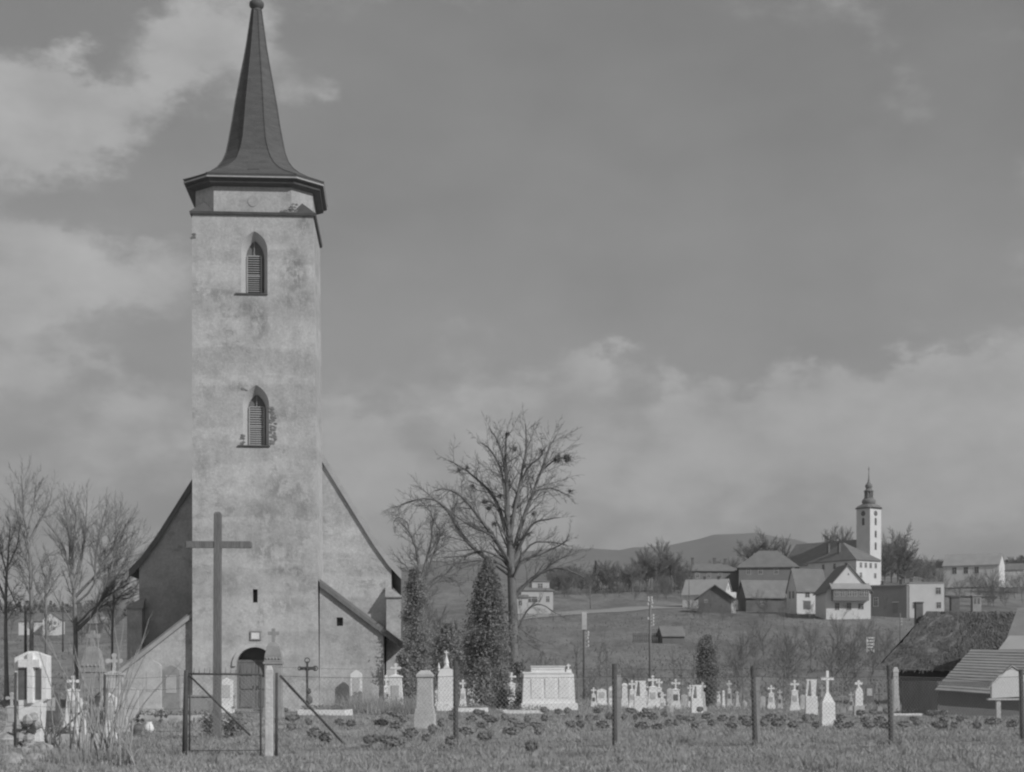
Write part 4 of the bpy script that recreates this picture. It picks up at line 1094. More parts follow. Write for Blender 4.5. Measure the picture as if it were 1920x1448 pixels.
# lower row
house('pale_roofed_house', 'house with a pale lit roof, two chimneys and white right gable', 1326, 1134, 372, 9.4, 5.6, 2.3, 3.0, -24, 'gx', WALL_W, ROOF_L, .4, [('r', 0, 3.6, .6, .8)], [(-.6, .2, 6.0, .5), (2.6, .2, 6.0, .6)])
cottage = house('timber_cottage', 'dark timber cottage with a low broad gable', 1340, 1139, 350, 6.6, 6, 2.0, 2.3, -6, 'gy', WALL_D, ROOF_D, .9, [('f', -1.8, 1.2, .5, .5)], cat='cottage')
merge(house('cottage_porch', 'porch', 1367, 1132, 350, 2.6, 2, 1.2, .9, -6, 'gx', WALL_W, WALL_W, .2, cat='porch', base=2), cottage)
house('timber_barn', 'long timber house with a sunlit grey roof and one white-framed window', 1436, 1141, 360, 10.5, 5.6, 2.5, 3.2, 10, 'gx', WALL_D, ROOF_M, .5, [('f', -1.6, 1.2, .8, .9)], cat='barn', door=[('f', 3.2, .9, 1.4, 1.9)])
house('white_wing_house', 'white-fronted house with steep shaded left gable and garage-like opening', 1513, 1144, 345, 6.6, 5, 3.9, 4.2, 14, 'gx', WALL_W, ROOF_D, .3, [('f', -1.0, 3.2, .9, 1.5), ('l', -.8, 3.0, .8, 1.4), ('l', .9, 3.0, .8, 1.4)], [(-2.9, .3, 8.6, .5)], door=[('f', -1.1, .85, 1.6, 1.7)])
gh = house('gabled_house', 'white gabled house with a glazed veranda facing the meadow', 1580, 1148, 330, 8.6, 9, 3.9, 4.9, 3, 'gy', WALL_W, ROOF_D, .45,
           [('f', -2.2, .9, .8, 1.3), ('f', .1, .9, .8, 1.3), ('f', 2.4, .9, 1.0, 1.0)])
m = MB(); m.box(-3.3, 3.6, -6.0, -4.52, 1.95, 4.1); vb = m.build('veranda', WALL_G, gh)
m = MB(); m.add([(-3.7, -6.3, 4.1), (4.0, -6.3, 4.1), (4.0, -4.5, 5.2), (-3.7, -4.5, 5.2), (-3.7, -6.3, 4.25), (4.0, -6.3, 4.25), (4.0, -4.5, 5.35), (-3.7, -4.5, 5.35)],
                [(0, 3, 2, 1), (4, 5, 6, 7), (0, 1, 5, 4), (1, 2, 6, 5), (2, 3, 7, 6), (3, 0, 4, 7)]); m.build('veranda_roof', ROOF_L, gh)
for k, x_ in enumerate((-2.6, -1.5, -.2, .8, 2.2, 3.1)):
    m = MB(); m.box(x_ - .42, x_ + .42, -6.06, -5.98, 2.75, 3.95); wf = m.build('veranda_window', FRAMEW, gh)
    for sx in (-.2, .2):
        for z0, z1 in ((2.82, 3.45), (3.5, 3.88)):
            m = MB(); m.box(x_ + sx - .15, x_ + sx + .15, -6.075, -6.05, z0, z1); m.build('pane', PANE, wf)
m = MB(); m.box(-.12, .12, -4.53, -4.48, 6.9, 7.2); m.build('attic_vent', PANE, gh)
house('flat_roofed_house', 'dark-shaded flat-roofed house between the veranda house and the white block', 1668, 1150, 335, 3.2, 8.2, 5.3, 0, 56, 'flat', WALL_G, ROOF_L, .2, [('l', 2.2, 2.2, .8, 1.6), ('f', .2, 1.0, .7, .9), ('f', .2, 3.4, .7, 1.0)], [(0, -2.4, 6.4, .6), (.2, 1.5, 6.2, .5)], door=[('l', -1.8, .95, 1.0, 2.1)])  # whole wall coloured darker to carry the shade of its left face
house('white_block_house', 'plain white cubic house block with few windows right of the flat-roofed house', 1735, 1146, 335, 6.6, 6.5, 5.3, 0, -9, 'flat', WALL_W, ROOF_L, .2, [('f', 2.2, 3.8, .9, 1.2), ('f', -2.2, 1.0, .8, 1.1), ('f', 2.3, 1.0, .8, 1.1)], [(-2.6, .8, 6.3, .5), (-.4, 1, 6.1, .4)])
hall = house('hall_house', 'long house with pale roof and bright white right gable at the far right', 1826, 1083, 420, 13.6, 6.4, 2.9, 2.7, -28, 'gx', WALL_W, ROOF_L, .3, [('f', -1.2, 1.6, 1.0, 1.5), ('f', 1.4, 1.6, 1.0, 1.5), ('f', -4, 1.6, 1.0, 1.5)])
merge(house('hall_annex', 'annex', 1772, 1080, 424, 3.6, 4, 2.0, 1.4, -26, 'gx', WALL_W, ROOF_D, .2, [('r', 0, 1.2, .6, .8)]), hall)
house('far_cottage', 'tiny white house at the far right edge of the hill', 1902, 1084, 440, 5, 4, 2, 1.5, -20, 'gx', WALL_W, ROOF_M, .2)
# left background farm
house('far_farmhouse', 'distant white gabled farmhouse between the left tree trunks', 101, 1184, 350, 3.3, 7, 2.4, 1.2, 6, 'gy', WALL_W, ROOF_D, .2, [('f', -.8, 1.6, .4, .6), ('f', 0, 1.6, .4, .6), ('f', .8, 1.6, .4, .6), ('f', -.6, .5, .4, .6), ('f', .6, .5, .4, .6)], cat='house')
house('far_barn', 'distant pale barn with dark roof and chimneys left of the far farmhouse', 70, 1184, 356, 6.4, 6, 2.0, 1.6, 4, 'gx', WALL_W, ROOF_D, .2, [], [(-1.8, 0, 4.2, .4), (1.2, 0, 4.3, .4)], cat='barn')
house('far_shed', 'small distant shed with pale roof seen through the left tree', 186, 1180, 356, 3.6, 4, 1.2, 1.1, -12, 'gx', WALL_G, ROOF_L, .2, cat='shed')
# hut in the meadow with its board fence
p = hit(1262, 1206)
house('meadow_hut', 'little dark hut with pale door on the meadow', 1258, 1206, p.y, 3.6, 3, 1.2, 1.2, 10, 'gx', WALL_D, ROOF_D, .3, cat='hut', frame=WALL_G)
fr = thing('board_fence', 'dark board fence beside the little meadow hut', 'fence', hit(1210, 1206))
for k in range(24):
    m = MB(); x_ = -2.0 + k * .3; m.box(x_, x_ + .2, -.02, .02, -.4, 1.5 + .05 * math.sin(k * 2.1)); m.build('board', WALL_D, fr)
m = MB(); m.box(-2, 5.2, .03, .09, .3, .42); m.box(-2, 5.2, .03, .09, 1.0, 1.12); m.build('rail', WALL_D, fr)

# ---------------------------------------------------------------- barns at the right
def barns():
    # big thatched roof
    Y0, Y1 = 100.0, 107.0
    def A(x, y, Y): return at(x, y, Y)
    c = A(1780, 1312, 104); c.z = 0
    root = thing('thatched_barn', 'long barn under a great dark thatched hipped roof at right', 'barn', c)
    e0 = A(1640, 1256, Y0) - c; e1 = A(1990, 1256, Y0) - c; r0 = A(1738, 1147, Y1) - c; r1 = A(1905, 1147, Y1) - c
    b0 = A(1664, 1250, 115) - c; b1 = A(1990, 1250, 115) - c
    m = MB(); N_ = 22; M_ = 9
    rr = random.Random(9)
    g = []
    for j in range(M_ + 1):
        t = j / M_
        for i in range(N_ + 1):
            s = i / N_
            lo = e0.lerp(e1, s); hi = r0.lerp(r1, s); p = lo.lerp(hi, t)
            p = p + Vector((0, -.35 * math.sin(math.pi * t) * .6, -.12 * math.sin(math.pi * t))) + Vector((rr.gauss(0, .015), rr.gauss(0, .05), rr.gauss(0, .05)))
            g.append(p)
    fs = [(j * (N_ + 1) + i, j * (N_ + 1) + i + 1, (j + 1) * (N_ + 1) + i + 1, (j + 1) * (N_ + 1) + i) for j in range(M_) for i in range(N_)]
    m.add(g, fs)
    m.add([e0, r0, b0], [(0, 1, 2)]); m.add([e1, b1, r1], [(0, 1, 2)]); m.add([r0, r1, b1, b0], [(0, 1, 2, 3)]); m.add([e0, b0, b1, e1], [(0, 1, 2, 3)])
    th = m.build('thatched_roof', THATCH, root, False)
    # reed ends along eave and loose straw over the slope
    V = []; Q = []
    for k in range(5200):
        s, t = rr.random(), rr.random() ** 1.2; lo = e0.lerp(e1, s); hi = r0.lerp(r1, s); p = lo.lerp(hi, t) + Vector((0, -.35 * math.sin(math.pi * t) * .6 - .03, -.12 * math.sin(math.pi * t) + .04))
        dn = (lo - hi).normalized() + Vector((rr.gauss(0, .15), 0, rr.gauss(0, .1))); q = p + dn * rr.uniform(.25, .6) + Vector((0, -.03, .02)); w = Vector((.022, 0, 0)); i = len(V)
        V += [p - w, p + w, q + w * .6, q - w * .6]; Q.append((i, i + 1, i + 2, i + 3))
    o = link_data('loose_straw', quad_mesh('loose_straw', [tuple(v) for v in V], Q, THATCH), th); o['kind'] = 'stuff'
    m = MB(); w_ = [A(1668, 1256, 101) - c, A(1985, 1256, 101) - c, A(1985, 1256, 113) - c, A(1676, 1256, 113) - c]; m.loft([[(q.x, q.y, -.3) for q in w_], [(q.x, q.y, e0.z + .15) for q in w_]]); m.build('barn_wall', WALL_D, root)
    for (x0, x1, yt, pale) in ((1716, 1729, 1131, 0), (1782, 1797, 1121, 0), (1822, 1838, 1119, 1)):
        a = A(x0, yt, Y1 + .6) - c; b = A(x1, yt, Y1 + .6) - c
        m = MB(); m.box(a.x, b.x, a.y - .25, a.y + .25, r0.z - .8, a.z); ck = m.build('chimney', STONE_G if pale else STONE_D, root)
        m = MB(); m.box(a.x - .05, b.x + .05, a.y - .30, a.y + .30, a.z + .002, a.z + .07); m.build('chimney_cap', STONE_G if pale else STONE_D, ck)
        if pale:
            for sx in (.3, .7):
                m = MB(); xx = a.x + (b.x - a.x) * sx; m.box(xx - .06, xx + .06, a.y - .27, a.y - .2, a.z - .45, a.z - .1); m.build('flue_opening', VOID, ck)
    # neighbouring grey roof at the very edge
    c2 = A(1940, 1300, 96); c2.z = 0
    rt = thing('grey_roofed_barn', 'pale grey roof end cut by the right edge of the picture', 'barn', c2)
    a = [A(1883, 1210, 93) - c2, A(2060, 1210, 93) - c2, A(2060, 1132, 97) - c2, A(1908, 1140, 97) - c2]
    bk = Vector((0, 8, 0))
    m = MB(); m.add(a + [A(1912, 1210, 104) - c2, A(2060, 1210, 104) - c2], [(0, 1, 2, 3), (3, 2, 5, 4), (0, 3, 4), (1, 5, 2), (0, 4, 5, 1)]); m.build('roof', ROOF_M, rt)
    w_ = [A(1893, 1210, 93.6) - c2, A(2055, 1210, 93.6) - c2, A(2055, 1210, 103) - c2, A(1916, 1210, 103) - c2]; m = MB(); m.loft([[(q.x, q.y, -.3) for q in w_], [(q.x, q.y, a[0].z + .1) for q in w_]]); m.build('wall', WALL_D, rt)
    m = MB(); q = [A(1872, 1218, 90) - c2, A(2050, 1218, 90) - c2, A(2050, 1192, 92.5) - c2, A(1892, 1192, 92.5) - c2]
    m.add(q + [v_ + Vector((0, .1, -.14)) for v_ in q], [(0, 1, 2, 3), (4, 7, 6, 5), (0, 4, 5, 1), (0, 3, 7, 4), (2, 1, 5, 6), (3, 2, 6, 7)]); m.build('pent_roof', ROOF_L, rt)
    # shed with a plank roof: every board is a piece
    c3 = A(1850, 1338, 72); c3.z = 0
    sh = thing('plank_roofed_shed', 'low shed roofed with wide horizontal planks behind the last fence post', 'shed', c3)
    e0 = A(1752, 1294, 70) - c3; e1 = A(2010, 1312, 70) - c3; t0 = A(1821, 1218, 74) - c3; t1 = A(2010, 1221, 74) - c3
    nb = 15
    for k in range(nb):
        s0, s1 = k / nb, (k + 1) / nb
        a0, a1 = e0.lerp(t0, s0), e1.lerp(t1, s0); b0_, b1_ = e0.lerp(t0, s1), e1.lerp(t1, s1)
        j = rr.uniform(-.03, .03)
        up_ = Vector((0, -.045, .035)); low = Vector((0, -.0, .0))
        a0 = a0 + Vector((j, 0, 0)); b0_ = b0_ + Vector((j, 0, 0))
        fr_ = (b0_ - a0) * -.12
        vs_ = [a0 + up_ + fr_, a1 + up_ + fr_, b1_ + low, b0_ + low, a0 + up_ + fr_ + Vector((0, .03, -.035)), a1 + up_ + fr_ + Vector((0, .03, -.035)), b1_ + Vector((0, .03, -.03)), b0_ + Vector((0, .03, -.03))]
        m = MB(); m.add(vs_, [(0, 1, 2, 3), (4, 7, 6, 5), (0, 4, 5, 1), (0, 3, 7, 4), (2, 1, 5, 6), (3, 2, 6, 7)]); m.build('roof_plank', PLANK, sh)
    m = MB(); m.add([t0, t1, t1 + Vector((0, 4, -2.0)), t0 + Vector((-.6, 4, -2.0)), t0 + Vector((0, 0, -.1)), t1 + Vector((0, 0, -.1))], [(0, 1, 2, 3)]); m.build('rear_roof', ROOF_D, sh)
    m = MB(); m.box(e0.x + .25, e1.x - .2, e0.y + .5, t0.y + 3, -.2, e0.z + .35); m.build('shed_wall', WALL_D, sh)
    # white gabled porch on a thin post
    c4 = A(1886, 1348, 64); c4.z = 0
    po = thing('white_porch', 'small white boarded gable on a pale post beside the last fence post', 'porch', c4)
    def L(x, y): q = A(x, y, 64) - c4; return (q.x, q.z)
    m = MB(); m.extrude_xz([L(1859, 1309), L(1859, 1282), L(1872, 1268), L(1896, 1253), L(1926, 1270), L(1926, 1306)], -.06, .16); m.build('gable_wall', WALL_W, po)
    m = MB(); x_, z_ = L(1852, 1312); x2, z2 = L(1930, 1303); m.box(x_, x2, -.10, .2, z_ - .02, z_ + .05); m.build('base_board', STONE_W2, po)
    m = MB(); x_, z_ = L(1872, 1310); m.box(x_ - .08, x_ + .08, -.05, .11, -.1, z_ - .03); m.build('post', STONE_W2, po)
    m = MB(); x_, z_ = L(1924, 1310); m.box(x_ - .08, x_ + .08, -.05, .11, -.1, z_ - .03); m.build('post', STONE_W2, po)
    m = MB(); q0, q1, q2 = L(1853, 1291), L(1896, 1249), L(1932, 1270)
    m.extrude_xz([q0, q1, q2, (q2[0], q2[1] + .03), (q1[0], q1[1] + .03), (q0[0], q0[1] + .03)], -.09, .2); m.build('porch_roof', STONE_W2, po)
barns()

# ---------------------------------------------------------------- poles on the meadow
def pole(name, label, x, yt, by, r, cat='pole', Y=None, insul=(), arms=(), board=None, mat=WOODP):
    p = hit(x, by) if Y is None else at(x, by, Y)
    if Y is not None: p.z = terrain(p.x, p.y)
    root = thing(name, label, cat, p)
    top = at(x, yt, p.y).z - p.z
    m = MB(); m.tube([(0, 0, -.3), (0, 0, top * .5), (0, 0, top)], [r, r * .9, r * .75], 10); m.build('shaft', mat, root, True)
    s = p.y / F
    for (dx, yy) in insul:
        zz = at(x, yy, p.y).z - p.z
        m = MB(); m.bar((0, -.05, zz - .06), (dx * s, -.05, zz - .06), .03); m.lathe(dx * s, -.05, [(.025, zz - .08), (.055, zz - .02), (.05, zz + .03), (.06, zz + .06), (.02, zz + .1)], 8); m.build('insulator', PORC, root)
    if board:
        x0, x1, y0, y1 = board
        a = at(x0, y1, p.y) - p; b = at(x1, y0, p.y) - p
        m = MB(); m.box(a.x, b.x, -.20, -.13, a.z, b.z); m.build('sign_board', STONE_W2, root)
    return root
pole('board_pole', 'thick pole carrying a blank white board and insulators', 1096, 1150, 1312, .14, insul=[(7, 1186), (7, 1191), (6, 1197), (7, 1204), (7, 1211)], board=(1091, 1100, 1148, 1181), cat='pole')
pole('electric_pole', 'tall thin electric pole with white insulators on the meadow', 1219, 1118, 1311, .11, insul=[(3, 1121), (-3, 1121), (3, 1126), (-3, 1126), (4, 1131), (-4, 1133), (3, 1138), (6, 1154), (6, 1160), (-4, 1160), (6, 1166), (6, 1172)], cat='pole')
pole('village_pole', 'short dark pole with two insulators above the thatched roof', 1688, 1150, 1235, .1, insul=[(3, 1160), (3, 1165), (3, 1171)])
pole('field_pole', 'thin pole far off on the field right of the villa', 1107, 1100, 1141, .1)
pole('garden_pole', 'thin pole at the corner of the pale-roofed house', 1292, 1082, 1142, .1)
pole('dark_post', 'dark pole between the left tree trunks', 48, 1140, 1316, .11, mat=IRON)
pole('lamp_pole', 'dark stub pole in front of the far farmhouse', 118, 1145, 1222, .14, mat=IRON)
# white rung rack on the slope
p = hit(1632, 1225); t = thing('white_rack', 'little white rung rack on the slope left of the thatched roof', 'rack', p)
for sx in (-.5, .5):
    m = MB(); m.box(sx - .06, sx + .06, -.05, .05, -.2, 2.2); m.build('upright', STONE_W, t)
for k in range(5):
    m = MB(); m.box(-.43, .43, -.04, .04, .2 + k * .45, .38 + k * .45); m.build('rung', STONE_W, t)

# ---------------------------------------------------------------- graves
def latin_cross(m, cx, z0, h, arm, t, d=None, y=0.0, trefoil=False):
    """cross standing on z0; arm: full width of the cross-bar; t: bar thickness"""
    d = d or t * .8
    zc = z0 + h * .66
    m.box(cx - t / 2, cx + t / 2, y - d / 2, y + d / 2, z0, zc - t / 2)
    m.box(cx - t / 2, cx + t / 2, y - d / 2, y + d / 2, zc + t / 2, z0 + h)
    m.box(cx - arm / 2, cx + arm / 2, y - d / 2 - .002, y + d / 2 + .002, zc - t / 2, zc + t / 2)
    if trefoil:
        for (x_, z_) in ((cx - arm / 2, zc), (cx + arm / 2, zc), (cx, z0 + h)):
            n = 10; m.loft([[(x_ + t * .8 * math.cos(2 * math.pi * k / n), yy, z_ + t * .8 * math.sin(2 * math.pi * k / n)) for k in range(n)] for yy in (y - d / 2 - .006, y + d / 2 + .006)])
GR = random.Random(55)
def grave(kind, x, yt, by, wpx, label, mat=STONE_W, name='gravestone', yaw=None, pl=1.25, crossh=.28, extra=None):
    p = hit(x, by); s = F / p.y
    h = (by - yt) / s; w = wpx / s
    yaw = R(GR.uniform(-6, 8)) if yaw is None else R(yaw)
    t = thing(name, label, 'gravestone', (p.x, p.y, p.z - .02), yaw)
    dp = max(.18, w * .45)
    if kind == 'cross':        # plinth, tapering stele with cap, stone cross
        zb, zs, zc = h * .2, h * (1 - crossh) - h * .06, h * (1 - crossh)
        m = MB(); m.frust(0, 0, 0, zb * .6, w * pl, dp * 1.5, w * pl * .97, dp * 1.45); m.frust(0, 0, zb * .6 + .001, zb, w * pl * .88, dp * 1.3, w * pl * .85, dp * 1.2); m.build('plinth', mat, t, bevel=.012)
        m = MB(); m.frust(0, 0, zb + .001, zs, w * .95, dp, w * .72, dp * .8); m.build('stele', mat, t, bevel=.015)
        m = MB(); m.frust(0, 0, zs + .001, zs + (zc - zs) * .5, w * .88, dp * .98, w * .84, dp * .92); m.frust(0, 0, zs + (zc - zs) * .5 + .001, zc, w * .72, dp * .8, w * .25, dp * .5); m.build('cap', mat, t, bevel=.01)
        m = MB(); latin_cross(m, 0, zc - .02, h - zc + .02, min(w * .75, (h - zc) * .8), max(.05, (h - zc) * .2), trefoil=True); m.build('cross', mat, t)
        m = MB(); m.box(-w * .24, w * .24, -dp * .5 - .012, -dp * .38, zb + (zs - zb) * .25, zb + (zs - zb) * .7); m.build('inscription_plate', STONE_D if GR.random() < .35 else STONE_W2, t)
    elif kind == 'obelisk':
        m = MB(); m.frust(0, 0, 0, h * .26, w, dp * 1.7, w * .97, dp * 1.6); m.build('plinth', mat, t, bevel=.015)
        m = MB(); m.frust(0, 0, h * .26 + .001, h * .36, w * .9, dp * 1.5, w * .86, dp * 1.4); m.build('base_course', mat, t, bevel=.012)
        m = MB(); m.frust(0, 0, h * .36 + .001, h * .88, w * .78, dp * 1.2, w * .68, dp * 1.1); m.build('stele', mat, t, bevel=.015)
        m = MB(); m.frust(0, 0, h * .88 + .001, h * .925, w * .80, dp * 1.3, w * .80, dp * 1.3); m.frust(0, 0, h * .925 + .001, h, w * .8, dp * 1.3, w * .4, dp * .6); m.build('cap', mat, t, bevel=.012)
    elif kind == 'slab':
        m = MB(); m.frust(0, 0, 0, h * .16, w * 1.2, dp * 1.4, w * 1.15, dp * 1.3); m.build('plinth', mat, t, bevel=.012)
        m = MB(); m.extrude_xz([(-w / 2, h * .16), (-w / 2, h * .9), (-w * .3, h * .95), (0, h), (w * .3, h * .95), (w / 2, h * .9), (w / 2, h * .16)], -dp * .3, dp * .3); m.build('stele', mat, t, bevel=.012)
        m = MB(); m.box(-w * .3, w * .3, -dp * .3 - .015, -dp * .28, h * .45, h * .8); m.build('inscription_plate', STONE_W2, t)
    elif kind == 'round':      # round-topped post with small cross
        m = MB(); m.frust(0, 0, 0, h * .3, w, dp * 1.6, w, dp * 1.6); m.build('plinth', STONE_W2, t, bevel=.012)
        m = MB(); m.extrude_xz(pointed(0, w * .36, h * .3, h * .66, h * .86, 6), -dp * .5, dp * .5); m.build('stele', mat, t, bevel=.012)
        m = MB(); latin_cross(m, 0, h * .83, h * .17, h * .15, h * .05, trefoil=True); m.build('cross', mat, t)
    elif kind == 'twin':       # block carrying two leaning plates with a dark gap between
        m = MB(); m.frust(0, 0, 0, h * .55, w, dp * 1.5, w * .93, dp * 1.3); m.build('plinth', mat, t, bevel=.015)
        a, b = .55, 1.0
        m = MB(); m.extrude_xz([(-w * .48, h * a + .002), (-w * .36, h * b), (-w * .18, h * b), (-w * .34, h * a + .002)], -dp * .35, dp * .35); m.build('upright_plate', mat, t, bevel=.008)
        m = MB(); m.extrude_xz([(w * .02, h * a + .002), (-w * .06, h * b), (w * .42, h * b), (w * .34, h * a + .002)], -dp * .35, dp * .35); m.build('upright_plate', mat, t, bevel=.008)
        m = MB(); m.box(-w * .42, w * .44, -dp * .3, dp * .3, h * b + .001, h * b + .05); m.build('cap', mat, t)
    elif kind == 'calvary':    # stepped pedestal with a large plain cross
        z1, z2 = h * .18, h * .48
        m = MB(); m.frust(0, 0, 0, z1, w, w * .8, w * .97, w * .78); m.frust(0, 0, z1 + .001, z1 + h * .05, w * .93, w * .74, w * .93, w * .74); m.build('plinth', mat, t, bevel=.012)
        m = MB(); m.frust(0, 0, z1 + h * .051, z2 - h * .05, w * .95, w * .72, w * .93, w * .7); m.frust(0, 0, z2 - h * .05 + .001, z2 + h * .12, w * .93, w * .66, w * .26, w * .26); m.build('pedestal', mat, t, bevel=.012)
        m = MB(); latin_cross(m, 0, z2 + h * .1, h * .9 - z2, w * .92, w * .19, w * .16); m.build('cross', mat, t, bevel=.008)
    elif kind == 'rock':       # heap of rough stones under a cross
        for k in range(9):
            m = MB(); a = GR.uniform(0, 6.28); rr_ = w * .42 * GR.random(); zz = h * .05 + h * .42 * GR.random() * (1 - rr_ / (w * .5))
            m.blob((rr_ * math.cos(a), rr_ * math.sin(a) * .6, zz), w * GR.uniform(.17, .26), GR, 8, 5, .2); m.build('rock', ROCK, t)
        m = MB(); m.frust(0, 0, h * .1, h * .72, w * .5, dp * .8, w * .4, dp * .6); m.build('stele', mat, t, bevel=.015)
        m = MB(); m.frust(0, 0, h * .721, h * .76, w * .5, dp * .8, w * .46, dp * .7); m.build('cap', mat, t)
        m = MB(); latin_cross(m, 0, h * .755, h * .245, h * .2, h * .06, trefoil=True); m.build('cross', mat, t)
    elif kind == 'spired':     # gothic stele with pinnacles
        m = MB(); m.frust(0, 0, 0, h * .12, w * 1.15, dp * 1.6, w * 1.1, dp * 1.5); m.build('plinth', mat, t, bevel=.012)
        m = MB(); m.frust(0, 0, h * .121, h * .58, w, dp * 1.2, w * .94, dp * 1.1); m.build('stele', mat, t, bevel=.012)
        m = MB(); m.extrude_xz([(-w * .5, h * .581), (-w * .36, h * .68), (-w * .2, h * .70), (0, h * .78), (w * .2, h * .70), (w * .36, h * .68), (w * .5, h * .581)], -dp * .5, dp * .5); m.build('gable', mat, t, bevel=.008)
        for sx in (-.42, 0, .42):
            m = MB(); m.lathe(sx * w, 0, [(w * .07, h * .62), (w * .06, h * .70), (w * .08, h * .71), (.012, h * (.80 if sx else .9))] if sx else [(w * .15, h * .72), (w * .12, h * .78), (w * .15, h * .79), (.02, h * .92)], 8); m.build('pinnacle', mat, t)
        m = MB(); latin_cross(m, 0, h * .90, h * .1, h * .07, h * .018); m.build('cross', mat, t)
    elif kind == 'iron':       # thin iron cross on a stone
        m = MB(); m.frust(0, 0, 0, h * .22, w * .8, dp * 1.2, w * .6, dp); m.build('plinth', STONE_G, t, bevel=.012)
        m = MB(); latin_cross(m, 0, h * .221, h * .779, w, h * .035, trefoil=True); m.build('cross', IRON if mat is STONE_W else mat, t)
    elif kind == 'panel':      # wide peaked slab with a cross between dark plates standing in for recess shade, on rough stones
        m = MB(); m.extrude_xz([(-w * .38, h * .06), (-w * .38, h * .48), (-w * .5, h * .5), (-w * .5, h * .93), (-w * .08, h), (w * .08, h), (w * .5, h * .95), (w * .5, h * .5), (w * .36, h * .47), (w * .30, h * .06)], -.02, .3); m.build('stele', mat, t, bevel=.012)
        m = MB(); m.box(-w * .08, w * .10, -.10, -.021, h * .46, h * .98); m.box(-w * .36, w * .30, -.098, -.021, h * .83, h * .915); m.build('cross', mat, t, bevel=.008)
        for (x0, x1) in ((-w * .37, -w * .13), (w * .15, w * .33)):
            m = MB(); m.box(x0, x1, -.035, -.019, h * .5, h * .82); m.build('recess_shade_plate', STONE_D, t)
        for k in range(12):
            m = MB(); a = GR.uniform(0, 6.28); rr_ = w * .40 * GR.random(); m.blob((rr_ * math.cos(a), -.1 + rr_ * math.sin(a) * .5, h * .03 + h * .3 * GR.random()), w * GR.uniform(.12, .2), GR, 8, 5, .2); m.build('rock', ROCK, t)
    elif kind == 'bell':       # stele with bell-shaped head and broad cross
        m = MB(); m.frust(0, 0, 0, h * .12, w * 1.12, dp * 1.5, w * 1.08, dp * 1.4); m.build('plinth', mat, t, bevel=.012)
        m = MB(); m.frust(0, 0, h * .121, h * .60, w * .98, dp * 1.1, w * .94, dp); m.build('stele', mat, t, bevel=.012)
        m = MB(); m.frust(0, 0, h * .601, h * .63, w * 1.08, dp * 1.2, w * 1.1, dp * 1.2); m.loft([[(sx * w * q / 2, sy * dp * q / 2, h * zz) for sx, sy in ((-1, -1), (1, -1), (1, 1), (-1, 1))] for q, zz in ((.98, .631), (.93, .70), (.8, .75), (.72, .80), (.5, .835), (.25, .85))]); m.build('bell_head', mat, t, bevel=.008)
        for k in range(5):
            m = MB(); m.blob((-w * .36 + w * .18 * k, -dp * .5, h * .665), w * .06, GR, 7, 5, .1); m.build('knob', mat, t)
        m = MB(); latin_cross(m, 0, h * .845, h * .155, w * .62, w * .19, w * .16); m.build('cross', mat, t, bevel=.006)
    elif kind == 'stone':
        m = MB(); m.blob((0, 0, h * .4), w * .5, GR, 9, 6, .18, (1, .7, h / w * 1.1)); m.build('boulder', mat, t)
    return t

